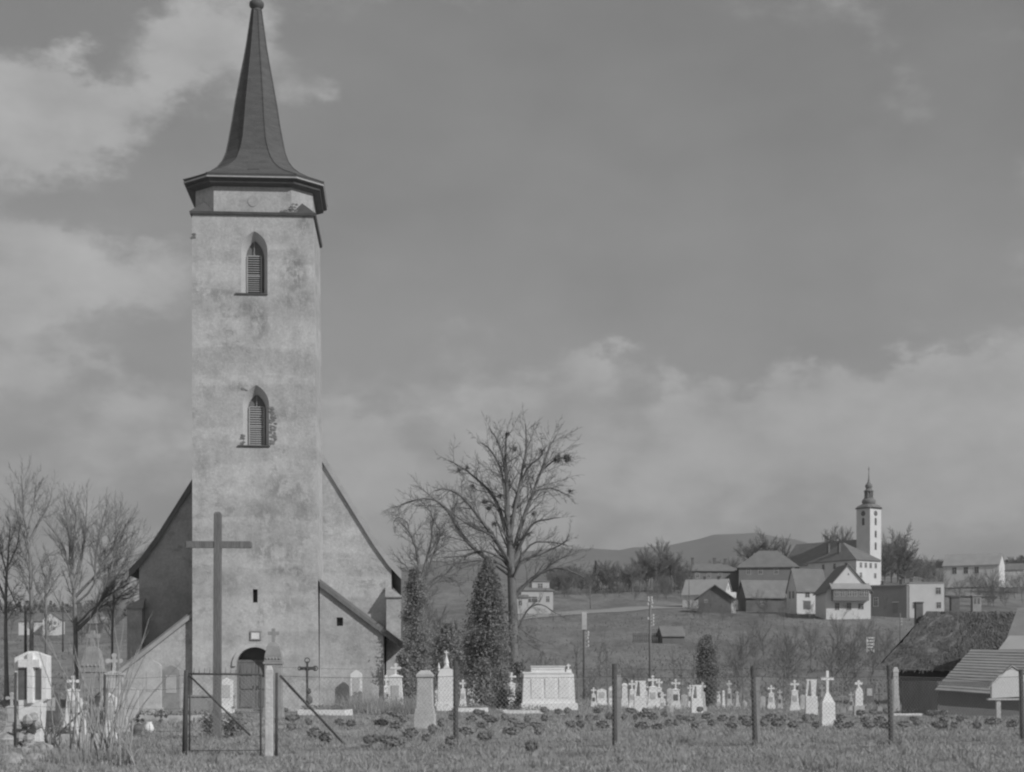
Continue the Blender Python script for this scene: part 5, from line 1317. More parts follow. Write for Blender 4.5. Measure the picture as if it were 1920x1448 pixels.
graves = [
    ('cross', 742, 1245, 1336, 30, 'white cross-topped grave right of the church corner, overgrown with plants', STONE_W),
    ('obelisk', 797, 1256, 1367, 40, 'nearest pale pillar gravestone with sloped cap before the lawn', STONE_W2),
    ('spired', 837, 1218, 1332, 34, 'tall gothic gravestone with pinnacles and a small cross on its spire', STONE_W),
    ('slab', 822, 1292, 1326, 13, 'small white slab left of the gothic spired gravestone', STONE_W),
    ('cross', 896, 1257, 1322, 22, 'white cross grave just left of the thuja shrub', STONE_W),
    ('iron', 920, 1262, 1324, 13, 'slender pale wrought cross right of the white cross grave by the thuja', STONE_W2),
    ('cross', 959, 1263, 1322, 18, 'white cross grave with scrolled shoulders left of the wide tomb', STONE_W),
    ('slab', 1128, 1291, 1323, 18, 'squat white urn-like gravestone right of the wide tomb', STONE_W),
    ('slab', 1146, 1285, 1325, 10, 'narrow white slab half hidden by the second fence post', STONE_W),
    ('obelisk', 1171, 1281, 1327, 14, 'slim white pillar gravestone right of the second fence post', STONE_W),
    ('twin', 1200, 1277, 1336, 24, 'white gravestone with a dark slit in its top, left of the twin crosses', STONE_W),
    ('cross', 1185, 1277, 1328, 12, 'small white trefoil cross grave behind the slit gravestone', STONE_W),
    ('cross', 1224, 1268, 1329, 20, 'tall white cross grave right of the slit gravestone', STONE_W),
    ('cross', 1236, 1275, 1324, 12, 'lower white cross grave tucked behind the tall one', STONE_W),
    ('cross', 1243, 1298, 1336, 12, 'tiny white cross grave with a stone heap at its right', STONE_W),
    ('stone', 1254, 1319, 1338, 22, 'heap-like white boulder between two cross graves', ROCK),
    ('cross', 1267, 1274, 1329, 18, 'white cross grave right of the white boulder', STONE_W),
    ('cross', 1273, 1283, 1325, 11, 'small white cross overlapping the grave right of the boulder', STONE_W),
    ('twin', 1306, 1286, 1337, 22, 'broad white gravestone with leaning slit left of the columnar conifer', STONE_W),
    ('cross', 1317, 1281, 1334, 12, 'white cross grave directly left of the columnar conifer', STONE_W2),
    ('round', 1347, 1296, 1325, 9, 'small white bottle-shaped gravestone right of the conifer', STONE_W),
    ('obelisk', 1356, 1295, 1328, 6, 'very thin white stone post right of the bottle-shaped grave', STONE_W),
    ('cross', 1367, 1278, 1325, 9, 'thin pale cross with figure left of the third fence post', STONE_W2),
    ('stone', 1395, 1313, 1327, 12, 'small pale boulder left of the third fence post', ROCK),
    ('cross', 1446, 1286, 1329, 13, 'narrow white cross grave right of the third fence post', STONE_W),
    ('cross', 1490, 1277, 1333, 16, 'white cross grave left of the block with two plates', STONE_W),
    ('twin', 1521, 1276, 1341, 23, 'white block grave topped by two plates left of the tall white cross', STONE_W),
    ('calvary', 1551, 1257, 1362, 27, 'tallest plain white cross on a stepped pedestal', STONE_W),
    ('cross', 1541, 1286, 1330, 9, 'grey little cross grave hidden behind the tall white cross', STONE_G),
    ('iron', 1580, 1294, 1336, 16, 'faint thin grey cross right of the tall white cross', STONE_G),
    ('round', 1610, 1276, 1341, 20, 'white round-headed grave with trefoil cross left of the fourth fence post', STONE_W),
    ('slab', 1630, 1283, 1322, 16, 'dim grey slab behind the white round-headed grave', STONE_D),
    ('iron', 1733, 1300, 1338, 15, 'dark iron cross with round plates before the little white shrine', STONE_W),
    ('slab', 286, 1238, 1345, 34, 'tall white slab with pointed head at the left lean-to wall', STONE_W2),
    ('slab', 322, 1246, 1342, 34, 'broad grey slab right of the tall pointed slab', STONE_G),
    ('panel', 58, 1221, 1402, 62, 'big white rock-based gravestone with cross at the far left', STONE_W),
    ('cross', 137, 1270, 1372, 30, 'white trefoil cross grave at left, half hidden by twigs', STONE_W),
    ('bell', 174, 1180, 1376, 42, 'tall grey stele with a stone cross on its bell-shaped head', STONE_G),
    ('cross', 214, 1228, 1372, 46, 'white grave with trefoil cross right of the tall grey stele', STONE_W2),
    ('slab', 95, 1292, 1362, 34, 'dark polished slab behind the big rock-based grave', STONE_D),
    ('slab', 625, 1285, 1332, 15, 'small white slab against the church wall left of the wing', STONE_W),
    ('slab', 668, 1256, 1334, 22, 'tall white slab leaning by the right wing wall', STONE_W),
    ('slab', 610, 1290, 1330, 12, 'low pale slab behind the grave with the iron crucifix', STONE_W2),
    ('bell', 513, 1178, 1346, 34, 'grey memorial with knobbed cap and cross in front of the church door', STONE_G),
    ('cross', 1113, 1290, 1326, 10, 'small white cross grave at the right end of the wide tomb', STONE_W),
    ('slab', 1158, 1296, 1322, 9, 'little white slab seen just right of the second fence post', STONE_W2),
    ('cross', 1210, 1284, 1324, 10, 'small white cross between the slit gravestone and the tall cross grave', STONE_W),
    ('slab', 1256, 1290, 1322, 12, 'pale upright slab behind the white boulder', STONE_W2),
    ('slab', 1283, 1300, 1326, 12, 'low pale slab between the boulder cross and the leaning slit grave', STONE_W2),
    ('cross', 1294, 1284, 1326, 9, 'thin white cross left of the leaning slit grave', STONE_W),
    ('round', 1382, 1297, 1326, 8, 'small pale round-headed stone left of the small boulder by the third post', STONE_W2),
    ('slab', 1430, 1304, 1327, 10, 'low pale slab close to the right of the third fence post', STONE_W2),
    ('cross', 1462, 1293, 1328, 9, 'thin pale cross between two white cross graves right of the third post', STONE_W2),
    ('slab', 1505, 1302, 1330, 10, 'small pale slab between the cross grave and the two-plate block', STONE_W2),
    ('cross', 1596, 1298, 1332, 9, 'small pale cross left of the white round-headed grave', STONE_W2),
    ('iron', 1648, 1290, 1332, 12, 'thin iron cross left of the banded pillar', STONE_W),
    ('slab', 1700, 1306, 1332, 12, 'low pale slab right of the fourth fence post', STONE_W2),
    ('cross', 868, 1276, 1326, 12, 'small white cross grave right of the first fence post', STONE_W),
    ('slab', 882, 1290, 1325, 12, 'small white slab left of the cross grave by the thuja', STONE_W),
    ('cross', 724, 1268, 1330, 16, 'white cross grave at the very corner of the right wing', STONE_W),
    ('slab', 702, 1284, 1334, 16, 'pale slab before the right wing wall corner', STONE_W2),
    ('slab', 645, 1290, 1332, 14, 'grey-white slab between the two white slabs at the right wing wall', STONE_W2),
    ('cross', 22, 1300, 1376, 22, 'small white cross grave cut by the left edge behind the peaked slab', STONE_W2),
    ('slab', 247, 1288, 1352, 26, 'pale slab left of the tall pointed slab', STONE_W2),
    ('rock', 152, 1310, 1396, 40, 'rough rock-built white grave in front of the tall grey stele', STONE_W),
    ('slab', 204, 1300, 1390, 30, 'broad white slab behind the pale-twigged shrub', STONE_W),
    ('slab', 342, 1282, 1340, 16, 'narrow pale slab beside the dark gate post', STONE_W2),
    ('slab', 425, 1270, 1338, 24, 'white slab behind the wooden cross, left of the door', STONE_W),
    ('obelisk', 1679, 1250, 1334, 14, 'banded pale pillar behind the fourth fence post', STONE_W2),
]
for g in graves:
    kw = {}
    if g[0] == 'cross' and g[4] >= 30: kw['crossh'] = .2
    if g[1] == 174 or g[1] == 512: kw.update(crossh=.2, pl=1.0)
    grave(g[0], g[1], g[2], g[3], g[4], g[5], g[6], **kw)

# wide family tomb
p = hit(1027, 1331); s = F / p.y; t = thing('family_tomb', 'wide white wall-like family tomb with raised centre', 'tomb', p, R(3))
def Z(y): return (1331 - y) / s
def X(x): return (x - 1027) / s
m = MB(); m.box(X(976), X(1082), -.5, .5, -.1, Z(1318)); m.build('plinth', STONE_W, t, bevel=.015)
m = MB(); m.frust(X(1028), 0, Z(1318) + .001, Z(1263), (1078 - 979) / s, .72, (1074 - 980) / s, .66); m.build('wall_block', STONE_W, t, bevel=.015)
m = MB(); m.box(X(979), X(1072), -.36, .36, Z(1263) + .001, Z(1259.5)); m.build('cornice', STONE_W, t, bevel=.01)
m = MB(); m.box(X(995), X(1058), -.3, .3, Z(1259.5) + .001, Z(1250)); m.box(X(994), X(1059.5), -.34, .34, Z(1250) + .001, Z(1248)); m.build('raised_centre', STONE_W, t, bevel=.01)
m = MB(); m.box(X(1062), X(1071), -.2, .2, Z(1259.5) + .002, Z(1254)); latin_cross(m, X(1066), Z(1254), (1254 - 1244) / s, .2, .06); m.build('corner_cross', STONE_W, t)
for k in range(3):
    m = MB(); xx = X(995 + 26 * k); m.box(xx, xx + 20 / s, -.375, -.34, Z(1308), Z(1272)); m.build('inscription_plate', STONE_W, t, bevel=.006)
# shrine with slanted roof
p = hit(1733, 1334); s = F / p.y; t = thing('grave_shrine', 'little white shrine with slanted roof behind a dark iron cross', 'shrine', (p.x, p.y + .7, p.z), R(6))
m = MB(); m.frust(0, 0, 0, 38 / s, 18 / s, .4, 20 / s, .45); m.build('shrine_body', STONE_W, t, bevel=.01)
m = MB(); m.extrude_xz([(-14 / s, 41 / s), (15 / s, 50 / s), (15 / s, 53 / s), (-15 / s, 44 / s)], -.35, .35); m.build('shrine_roof', STONE_W2, t)
m = MB(); m.extrude_xz([(-8 / s, 38 / s + .001), (10 / s, 38 / s + .001), (12 / s, 48.7 / s), (-8 / s, 42.5 / s)], -.2, .2); m.build('shrine_head', STONE_W, t)
# low grave edgings with flowers
def edging(label, x, by, w, h=.18, flowers=8, mat=STONE_W):
    p = hit(x, by); t = thing('grave_edging', label, 'grave edging', p, R(GR.uniform(-5, 5)))
    m = MB(); m.box(-w / 2, w / 2, -.06, .06, -.05, h); m.build('front_kerb', mat, t, bevel=.01)
    for sx in (-1, 1):
        m = MB(); m.box(sx * w / 2 - .06, sx * w / 2 + .06, .062, 1.5, -.05, h); m.build('side_kerb', mat, t, bevel=.01)
    m = MB(); m.box(-w / 2 + .062, w / 2 - .062, .062, 1.45, -.02, h * .7); m.build('planting_bed', ROCK, t)
    V = []; Q = []
    def pts(rg, n): return np.stack([rg.uniform(-w * .45, w * .45, n), rg.uniform(.1, 1.3, n), h * .8 + rg.uniform(0, .22, n)], 1)
    V, Q = leaf_cloud(flowers * 30, pts, (.03, .07), int(x)); link_data('flowers', quad_mesh('flowers', V, Q, EVERG), t)['kind'] = 'stuff'
edging('long white grave edging with plants at the church wall', 603, 1342, 2.0, .22, 12)
edging('white grave edging slanting before the cross grave by the thuja', 882, 1336, 1.5, .18, 4)
edging('white grave edging left of the wide tomb', 980, 1338, 1.7, .16, 4)
edging('pale grave edging below the two slabs at the left wing', 305, 1352, 2.2, .2, 12, STONE_W2)
edging('white grave edging at the bottom left behind the twigs', 105, 1396, 1.6, .24, 9, STONE_W2)
edging('low pale grave edging by the gate', 395, 1356, 1.1, .2, 3, STONE_W2)
edging('thin white edging right of the fourth fence post', 1702, 1342, 1.2, .1, 3)

# iron crucifix with figure on a stone
def crucifix():
    p = hit(576, 1336); s = F / p.y; t = thing('iron_crucifix', 'dark iron crucifix with a figure, standing before the church wall', 'crucifix', p, R(4))
    def Z(y): return (1336 - y) / s
    def X(x): return (x - 576) / s
    m = MB(); m.frust(0, 0, -.05, Z(1322), .55, .4, .4, .3); m.build('stone_base', STONE_G, t, bevel=.015)
    m = MB(); m.box(-.05, .05, -.04, .04, Z(1322), Z(1240)); m.box(X(562), X(592), -.038, .038, Z(1256), Z(1250))
    m.build('cross', IRON, t)
    for (x_, y_, r) in ((576, 1238, 4.6), (591, 1253, 4.4), (562, 1253, 3.2)):
        m = MB(); n = 14; pts = [(X(x_) + r / s * math.cos(2 * math.pi * k / n), 0, Z(y_) + r / s * math.sin(2 * math.pi * k / n)) for k in range(n + 1)]; m.tube(pts, .022, 6); m.build('ring_end', IRON, t)
    m = MB(); sk = [  # small cast figure: head, torso, arms, legs as one skin
        ((0, -.09, Z(1251)), .045), ((0, -.08, Z(1254.5)), .03), ((0, -.08, Z(1258)), .06), ((0, -.08, Z(1263)), .05), ((0, -.09, Z(1267)), .055), ((.02, -.12, Z(1273)), .04), ((0, -.09, Z(1279)), .03), ((0, -.1, Z(1281.5)), .02)]
    m.tube([a for a, b in sk], [b for a, b in sk], 8)
    for sx in (-1, 1): m.tube([(sx * .05, -.08, Z(1256.5)), (sx * .16, -.075, Z(1254.5)), (sx * .27, -.06, Z(1253))], [.028, .022, .014], 6)
    m.build('figure', IRON, t, True)
    for k, z in enumerate((1292, 1308)):
        m = MB(); m.blob((.07 + .03 * k, -.08, Z(z + 4)), .12 + .05 * k, GR, 9, 6, .15, (1, .5, 1.2)); m.build('lantern' if k == 0 else 'foot_stone', IRON if k == 0 else STONE_D, t)
crucifix()

# tall wooden mission cross
def wooden_cross():
    p = at(407, 1388, 43.5); p.z = 0; s = F / 43.5
    t = thing('wooden_cross', 'tall weathered wooden mission cross inside the gate', 'cross', p, R(3))
    def Z(y): return EYE + (HY - y) / s
    w0, w1 = .21, .19
    m = MB(); zt = Z(960); tp = .02
    m.loft([[(-w0 / 2, -.09, -.3), (w0 / 2, -.09, -.3), (w0 / 2, .09, -.3), (-w0 / 2, .09, -.3)],
            [(-w1 / 2 + tp, -.08, zt - .05), (w1 / 2 + tp, -.08, zt - .05), (w1 / 2 + tp, .08, zt - .05), (-w1 / 2 + tp, .08, zt - .05)],
            [(-w1 / 2 + tp + .04, -.05, zt), (w1 / 2 + tp - .04, -.05, zt), (w1 / 2 + tp - .04, .05, zt), (-w1 / 2 + tp + .04, .05, zt)]]); m.build('upright_beam', WOODX, t, bevel=.012)
    zc = Z(1021.5)
    m = MB(); a, b = -.81, .89
    for x0, x1 in ((a, -.09), (.11, b)):
        m.loft([[(x, y, z) for y, z in ((-.07, zc - .085), (.06, zc - .085), (.06, zc + .085), (-.07, zc + .085))] for x in ((x0, x1 - .04) if x0 > 0 else (x0 + .04, x1))])
        e = x1 if x0 > 0 else x0; e2 = e - .04 if x0 > 0 else e + .04
        m.loft([[(e2, y, z) for y, z in ((-.07, zc - .085), (.06, zc - .085), (.06, zc + .085), (-.07, zc + .085))], [(e, y, z) for y, z in ((-.04, zc - .05), (.03, zc - .05), (.03, zc + .05), (-.04, zc + .05))]])
    m.build('cross_beam', WOODX, t)
wooden_cross()

# ---------------------------------------------------------------- fence and gate
def fence():
    P = [at(855, 1405, 0.0)] * 0
    posts = [(855, 1240, 1405), (1153, 1245, 1401), (1416, 1249, 1400), (1671, 1248, 1396), (1918, 1256, 1388)]
    t = thing('chain_link_fence', 'chain-link fence on dark leaning posts across the foreground', 'fence', hit(1153, 1401))
    o = Vector(t.location)
    tops = []
    g0 = hit(524, 1417)
    tops.append((g0 - o, Vector((g0.x, g0.y, 1.72)) - o))
    for k, (x, yt, by) in enumerate(posts):
        p = hit(x, by); top = at(x - (4 if k >= 2 else 1), yt, p.y)
        m = MB(); m.tube([p - o + Vector((0, 0, -.3)), p - o + Vector((0, 0, .0)), top - o], [.062, .06, .055], 10); m.build('post', IRON, t, True)
        if k:   # paler stake standing just behind the dark post
            q = p + Vector((.12, .5, 0)); m = MB(); m.box(q.x - o.x - .05, q.x - o.x + .05, q.y - o.y - .05, q.y - o.y + .05, -.2, 1.7 - .05 * k); m.build('stake', STONE_G, t)
        tops.append((p - o, top - o))
    for k in range(len(tops) - 1):
        (a0, a1), (b0, b1) = tops[k], tops[k + 1]
        ztop = 1.62
        A, B = Vector((a0.x, a0.y, 0)), Vector((b0.x, b0.y, 0)); L_ = (B - A).length; d = (B - A).normalized()
        off = Vector((0, -.07, 0))
        m = MB(); cell = .105; n = int((L_ + ztop) / cell) + 1
        def clipped(x0, sgn):
            z0, z1 = .06, ztop; pts = []
            xa, xb = x0, x0 + sgn * (z1 - z0)
            lo, hi = 0.0, 1.0
            for lim, s_ in ((0, 1), (L_, -1)):
                fa = s_ * (xa - lim); fb = s_ * (xb - lim)
                if fa < 0 and fb < 0: return None
                if fa < 0: lo = max(lo, fa / (fa - fb))
                elif fb < 0: hi = min(hi, fa / (fa - fb))
            if hi - lo < .01: return None
            def pt(q):
                x = xa + (xb - xa) * q; sag = -.035 * math.sin(math.pi * x / L_)
                return A + off + d * x + Vector((0, 0, z0 + (z1 - z0) * q + sag * q))
            return pt(lo), pt((lo + hi) / 2), pt(hi)
        for i in range(-int(ztop / cell) - 1, int((L_ + ztop) / cell) + 2):
            for sgn in (1, -1):
                q = clipped(i * cell, sgn)
                if q: m.tube(q, .0026, 3)
        w = m.build('wire_mesh', WIRE, t); w['kind'] = 'stuff'
        for z in (.08, ztop, 1.80 if k < 5 else 1.8):
            m = MB(); pts = []
            for i in range(13):
                x = L_ * i / 12; pts.append(A + off + d * x + Vector((0, 0, z - .035 * math.sin(math.pi * i / 12))))
            m.tube(pts, .0055 if z == ztop else .0035, 5); m.build('strand', IRON, t)
    # brace running down from the gate pier
    a = at(526, 1268, 36.0) - o; b = hit(648, 1398) - o
    m = MB(); m.tube([a, b], .03, 8); m.build('brace', IRON, t)
    # gate
    pl = hit(346, 1420); g = thing('iron_gate', 'wire gate between a dark iron post and the pale pier', 'gate', pl)
    o = Vector(pl); pr = hit(489, 1419) - o; pr.z = 0
    m = MB(); m.tube([(0, 0, -.3), (.02, 0, 1.0), (.035, 0, 1.70)], [.055, .05, .045], 10); m.build('gate_post', IRON, g, True)
    m = MB(); m.tube([pr + Vector((-.0, 0, -.2)), pr + Vector((0, 0, 1.60))], .018, 8); m.build('gate_stile', IRON, g, True)
    m = MB(); m.tube([(.10, -.02, .12), (.11, -.02, 1.62)], .017, 8); m.build('gate_stile', IRON, g, True)
    m = MB(); m.tube([(.02, 0, 1.63), pr + Vector((0, 0, 1.62))], .02, 8); tr_ = m.build('top_rail', IRON, g, True)
    m = MB(); m.tube([(.1, 0, .12), pr + Vector((0, 0, .12))], .010, 8); m.build('bottom_rail', IRON, g, True)
    m = MB(); m.tube([(.1, -.03, 1.60), (1.3, -.03, .42)], .02, 8); m.build('diagonal_brace', IRON, g, True)
    for k in range(13):
        x = .08 + k * (pr.x - .12) / 13; m = MB(); m.tube([(x, 0, 1.64), (x + .006, 0, 1.76)], [.008, .002], 5); m.build('spike', IRON, tr_)
    m = MB(); cell = .085
    for i in range(-18, 38):
        for sg in (1, -1):
            x0, x1 = i * cell, i * cell + sg * 1.42
            lo, hi = 0, 1
            def inside(x): return .1 <= x <= pr.x
            pts = [(x0 + (x1 - x0) * q / 20, -.01 + pr.y * ((x0 + (x1 - x0) * q / 20) / pr.x), .18 + 1.42 * q / 20) for q in range(21)]
            pts = [q for q in pts if inside(q[0])]
            if len(pts) > 2: m.tube([pts[0], pts[len(pts) // 2], pts[-1]], .0022, 3)
    w = m.build('wire_mesh', WIRE, g); w['kind'] = 'stuff'
    # pale pier
    q = hit(505, 1418); pt = thing('gate_pier', 'slim pale concrete pier at the right of the gate', 'gate pier', q, R(2))
    m = MB(); m.frust(0, 0, -.2, 1.70, .165, .165, .15, .15); m.build('shaft', CONC, pt, bevel=.012)
    m = MB(); m.frust(0, 0, 1.701, 1.80, .15, .15, .09, .09); m.build('cap', CONC, pt, bevel=.01)
    m = MB(); m.tube([(.14, -.02, -.2), (.15, -.02, 1.66)], .028, 8); m.build('hinge_tube', IRON, pt, True)
    # strands to the left of the gate
    lf = thing('wire_fence', 'thin barbed wire fence on slim posts left of the gate', 'fence', hit(195, 1402))
    o = Vector(lf.location); ps = [hit(346, 1420), hit(195, 1402), hit(28, 1406), hit(-120, 1412)]
    for q in ps[1:]:
        m = MB(); m.tube([q - o + Vector((0, 0, -.2)), q - o + Vector((.02, 0, 1.66))], .03, 8); m.build('post', IRON, lf, True)
    for z in (.5, .95, 1.35, 1.6):
        for a, b in zip(ps, ps[1:]):
            m = MB(); pts = [a.lerp(b, k / 8) - o + Vector((0, 0, z - .04 * math.sin(math.pi * k / 8))) for k in range(9)]; m.tube(pts, .0035, 4); m.build('strand', IRON, lf)
    # leaning brace of the left fence
    m = MB(); m.tube([hit(135, 1402) - o + Vector((-.35, 0, .25)), hit(195, 1402) - o + Vector((0, 0, 1.35))], .022, 6); m.build('brace', IRON, lf)
fence()

# ---------------------------------------------------------------- rows of small dark grave markers
def markers():
    pts = []
    for zx0, zy0, sc, lst in (
        (680, 1180, 4.8, [(185, 830), (275, 765), (305, 870), (375, 810), (440, 930), (85, 985), (240, 1010), (575, 980), (715, 850), (655, 665), (805, 795), (980, 810), (1080, 860), (1120, 800), (1175, 815), (1100, 965), (1345, 815), (1420, 860), (1480, 805), (1560, 850), (1330, 925), (1590, 920), (1520, 1045), (1640, 800), (1630, 735), (1760, 745), (1850, 740), (920, 900), (1280, 795), (640, 905), (790, 1015), (1040, 745)]),
        (1060, 1180, 4.8, [(130, 790), (150, 860), (200, 810), (300, 735), (290, 800), (390, 795), (590, 730), (540, 790), (630, 790), (715, 735), (680, 770), (750, 770), (690, 860), (800, 790), (850, 860), (890, 770), (930, 845), (990, 825), (1030, 785), (1110, 805), (1165, 855), (1280, 785), (1320, 840), (1215, 730), (1420, 795), (1510, 800), (1490, 860), (1625, 810), (1640, 850), (1820, 800), (1865, 785), (1800, 850), (1900, 850), (330, 860), (60, 850)]),
        (1440, 1140, 4.0, [(85, 870), (115, 825), (210, 870), (280, 825), (340, 820), (360, 870), (520, 875), (540, 815), (605, 865), (695, 785), (730, 830), (770, 870), (790, 780), (840, 835), (890, 885), (880, 780), (1020, 865), (1125, 860), (1095, 830), (1230, 795), (1280, 880), (1310, 785), (1335, 835), (1390, 880), (1445, 835), (1555, 880), (1680, 850), (1720, 840), (1850, 870)]),
        (320, 1100, 4.16, [(895, 955), (955, 1030), (940, 1085), (1080, 1050), (1130, 1140), (1200, 1180), (1310, 1050), (1415, 1065), (1570, 1185), (1640, 1050)])):
        pts += [(zx0 + x / sc, zy0 + y / sc) for x, y in lst]
    rr = random.Random(66)
    protos = []
    for k in range(6):
        # lumpy rounded plate with a ragged leafy rim
        w, h = rr.uniform(.20, .30), rr.uniform(.12, .18)
        m = MB(); n = 12; rings = []
        for (yy, f) in ((-.07, .4), (-.06, .75), (-.02, .95), (.02, .95), (.06, .75), (.07, .4)):
            ring = []
            for i in range(n):
                a = 2 * math.pi * i / n; c, s_ = math.cos(a), math.sin(a)
                q = (abs(c) ** 3 + abs(s_) ** 3) ** (-1 / 3)
                ring.append((w / 2 * c * q * f * (1 + rr.uniform(-.2, .16)), yy + rr.uniform(-.02, .02), .20 + h / 2 * s_ * q * f * (1 + rr.uniform(-.2, .18))))
            rings.append(ring)
        m.loft(rings); ob = m.build('marker_plate', MARK); pm = ob.data; bpy.data.objects.remove(ob)
        def rim(rg, n_):
            a = rg.uniform(0, 6.283, n_); q = rg.uniform(.5, 1.3, n_)
            return np.stack([w / 2 * np.cos(a) * q * 1.08, rg.uniform(-.07, .07, n_), .20 + h / 2 * np.sin(a) * q * 1.08 + .01], 1)
        V, Q = leaf_cloud(230, rim, (.02, .06), 300 + k); lm = quad_mesh('leaf_rim', V, Q, MARK)
        m = MB(); stems = (0.0,)
        for sx in stems: m.tube([(sx, 0, -.05), (sx + rr.uniform(-.02, .02), 0, .16)], .007, 6)
        ob = m.build('stem', IRON); sm = ob.data; bpy.data.objects.remove(ob)
        protos.append((pm, sm, lm))
    ORD = 'first second third fourth fifth sixth seventh eighth ninth tenth eleventh twelfth thirteenth fourteenth fifteenth sixteenth seventeenth eighteenth nineteenth twentieth'.split()
    ORD += ['twenty-' + w_ for w_ in ORD[:9]] + ['thirtieth'] + ['thirty-' + w_ for w_ in ORD[:9]]
    BAY = [(-1e9, 855, 'left of the first fence post'), (855, 1153, 'between first and second fence posts'), (1153, 1416, 'between second and third fence posts'),
           (1416, 1671, 'between third and fourth fence posts'), (1671, 1e9, 'right of the fourth fence post')]
    labels = {}
    for (a, b, where) in BAY:
        for k, (x, y) in enumerate(sorted(q for q in pts if a <= q[0] < b)):
            labels[(x, y)] = 'dark rounded grave marker, %s from left %s' % (ORD[k], where)
    for i, (x, y) in enumerate(pts):
        # plate centre is .20 m above the ground: solve its distance from the row
        Y = (EYE - .20) * F / max(12, (y - HY))
        X = (x - 960) / F * Y
        pr = protos[rr.randrange(6)]
        t = thing('grave_marker', labels[(x, y)], 'grave marker', (X, Y, terrain(X, Y)), rr.uniform(-.4, .4), 'dark rounded grave markers on the lawn')
        s_ = rr.uniform(.65, 1.4); t.scale = (s_, s_, rr.uniform(.85, 1.1)); t.rotation_euler.y = rr.gauss(0, .12)
        link_data('marker_plate', pr[0], t); link_data('stem', pr[1], t); link_data('leaf_rim', pr[2], t)['kind'] = 'stuff'
markers()

# flower crosses and pots by the left edging
def flower_cross(label, x, by, h, w):
    p = hit(x, by); t = thing('flower_cross', label, 'flower cross', p, R(5))
    rr = random.Random(int(x))
    m = MB(); m.bar((0, 0, -.05), (0, 0, h), .03); m.bar((-w / 2, 0, h * .68), (w / 2, 0, h * .68), .03); m.build('stick_cross', IRON, t)
    for (cx, cz) in ((0, h), (-w / 2, h * .68), (w / 2, h * .68), (0, h * .68), (0, h * .3)):
        def pts(rg, n): d = rg.normal(size=(n, 3)); d /= np.linalg.norm(d, axis=1, keepdims=True); return np.array([cx, -.03, cz]) + d * rg.uniform(.02, w * .2, (n, 1))
        V, Q = leaf_cloud(60, pts, (.02, .05), int(cx * 100 + cz * 77 + 200)); link_data('wreath_tuft', quad_mesh('wreath_tuft', V, Q, EVERG), t)
flower_cross('dark leafy cross wreath on the pale edging at the left wing', 302, 1358, .42, .34)
flower_cross('second dark leafy cross above a basket at the left', 259, 1366, .40, .3)
p = hit(256, 1378); t = thing('flower_basket', 'dark woven basket beside the left edging', 'basket', p)
m = MB(); m.lathe(0, 0, [(.10, 0), (.14, .05), (.17, .16), (.18, .26), (.16, .265), (.14, .2)], 14); m.build('bowl', STONE_D, t, True)
m = MB(); m.tube([(.16 * math.cos(a), 0, .25 + .2 * math.sin(a)) for a in [math.pi * k / 10 for k in range(11)]], .012, 6); m.build('handle', STONE_D, t)
p = hit(279, 1376); t = thing('flower_vase', 'round white vase right of the basket', 'vase', p)
m = MB(); m.lathe(0, 0, [(.07, 0), (.13, .06), (.15, .14), (.11, .24), (.08, .28), (.10, .32)], 14); m.build('vase_body', STONE_W, t, True)
rr = random.Random(8)
for k, (x, by, s) in enumerate([(12, 1402, .30), (40, 1420, .22), (78, 1416, .26), (22, 1436, .2), (98, 1430, .16), (64, 1436, .18)]):
    lab = ['pale boulder at the far left edge behind the wire', 'pale stone below the rock-based grave', 'pale angular stone right of the rock-based grave', 'pale stone in the bottom left corner', 'small pale stone near the foot of the twigs', 'small pale stone at the bottom edge left'][k]
    m = MB(); m.blob((0, 0, s * .35), s, rr, 10, 6, .16, (1.2, .8, .7)); o = m.build('boulder', ROCK); o.location = hit(x, by); tag(o, lab, 'stone')
# ---------------------------------------------------------------- bare shrub with pale twigs, bottom left
def twig_shrub(label, x, by, n, h, spread, seed, mat=TWIG):
    p = hit(x, by); t = thing('twig_shrub', label, 'shrub', p)
    rr = random.Random(seed); g = Grow(seed)
    for k in range(n):
        a = rr.uniform(0, 6.28); out = abs(rr.gauss(0, .55)) * spread
        hh = h * rr.uniform(.45, 1.0)
        b = Vector((rr.gauss(0, .10), rr.gauss(0, .10), -.1)); e = Vector((out * math.cos(a), out * math.sin(a) * .6, hh))
        mid = b.lerp(e, .5) + Vector((rr.gauss(0, .07), rr.gauss(0, .07), .12 * hh))
        pts = smooth_path([b, mid, e], rr, 4, .008)
        g.limb(pts, .017, .006, 5); g.sprout(pts, .008, .004, 1, (.55, .6), .22, (14, 30), .3, .35, .004, .06, .12)
    V, Q = g.arrays(); link_data('stems', quad_mesh('stems', V, Q, mat), t)
twig_shrub('pale-twigged bare shrub in the left foreground', 195, 1432, 24, 2.75, 1.15, 7)
twig_shrub('second sparse bare shrub left of the pale-twigged one', 140, 1426, 10, 2.3, .8, 17)
twig_shrub('tall pale brush in front of the white slab behind the shrub', 225, 1426, 7, 2.7, 1.0, 47)
twig_shrub('tall pale brush before the rock-built white grave', 165, 1420, 6, 2.9, 1.0, 57)
twig_shrub('low dry stems at the bottom edge left of the gate post', 240, 1438, 12, 1.0, .8, 27)
twig_shrub('short bare rose stems by the big rock-based grave', 92, 1412, 14, 1.0, .5, 37, BARK)

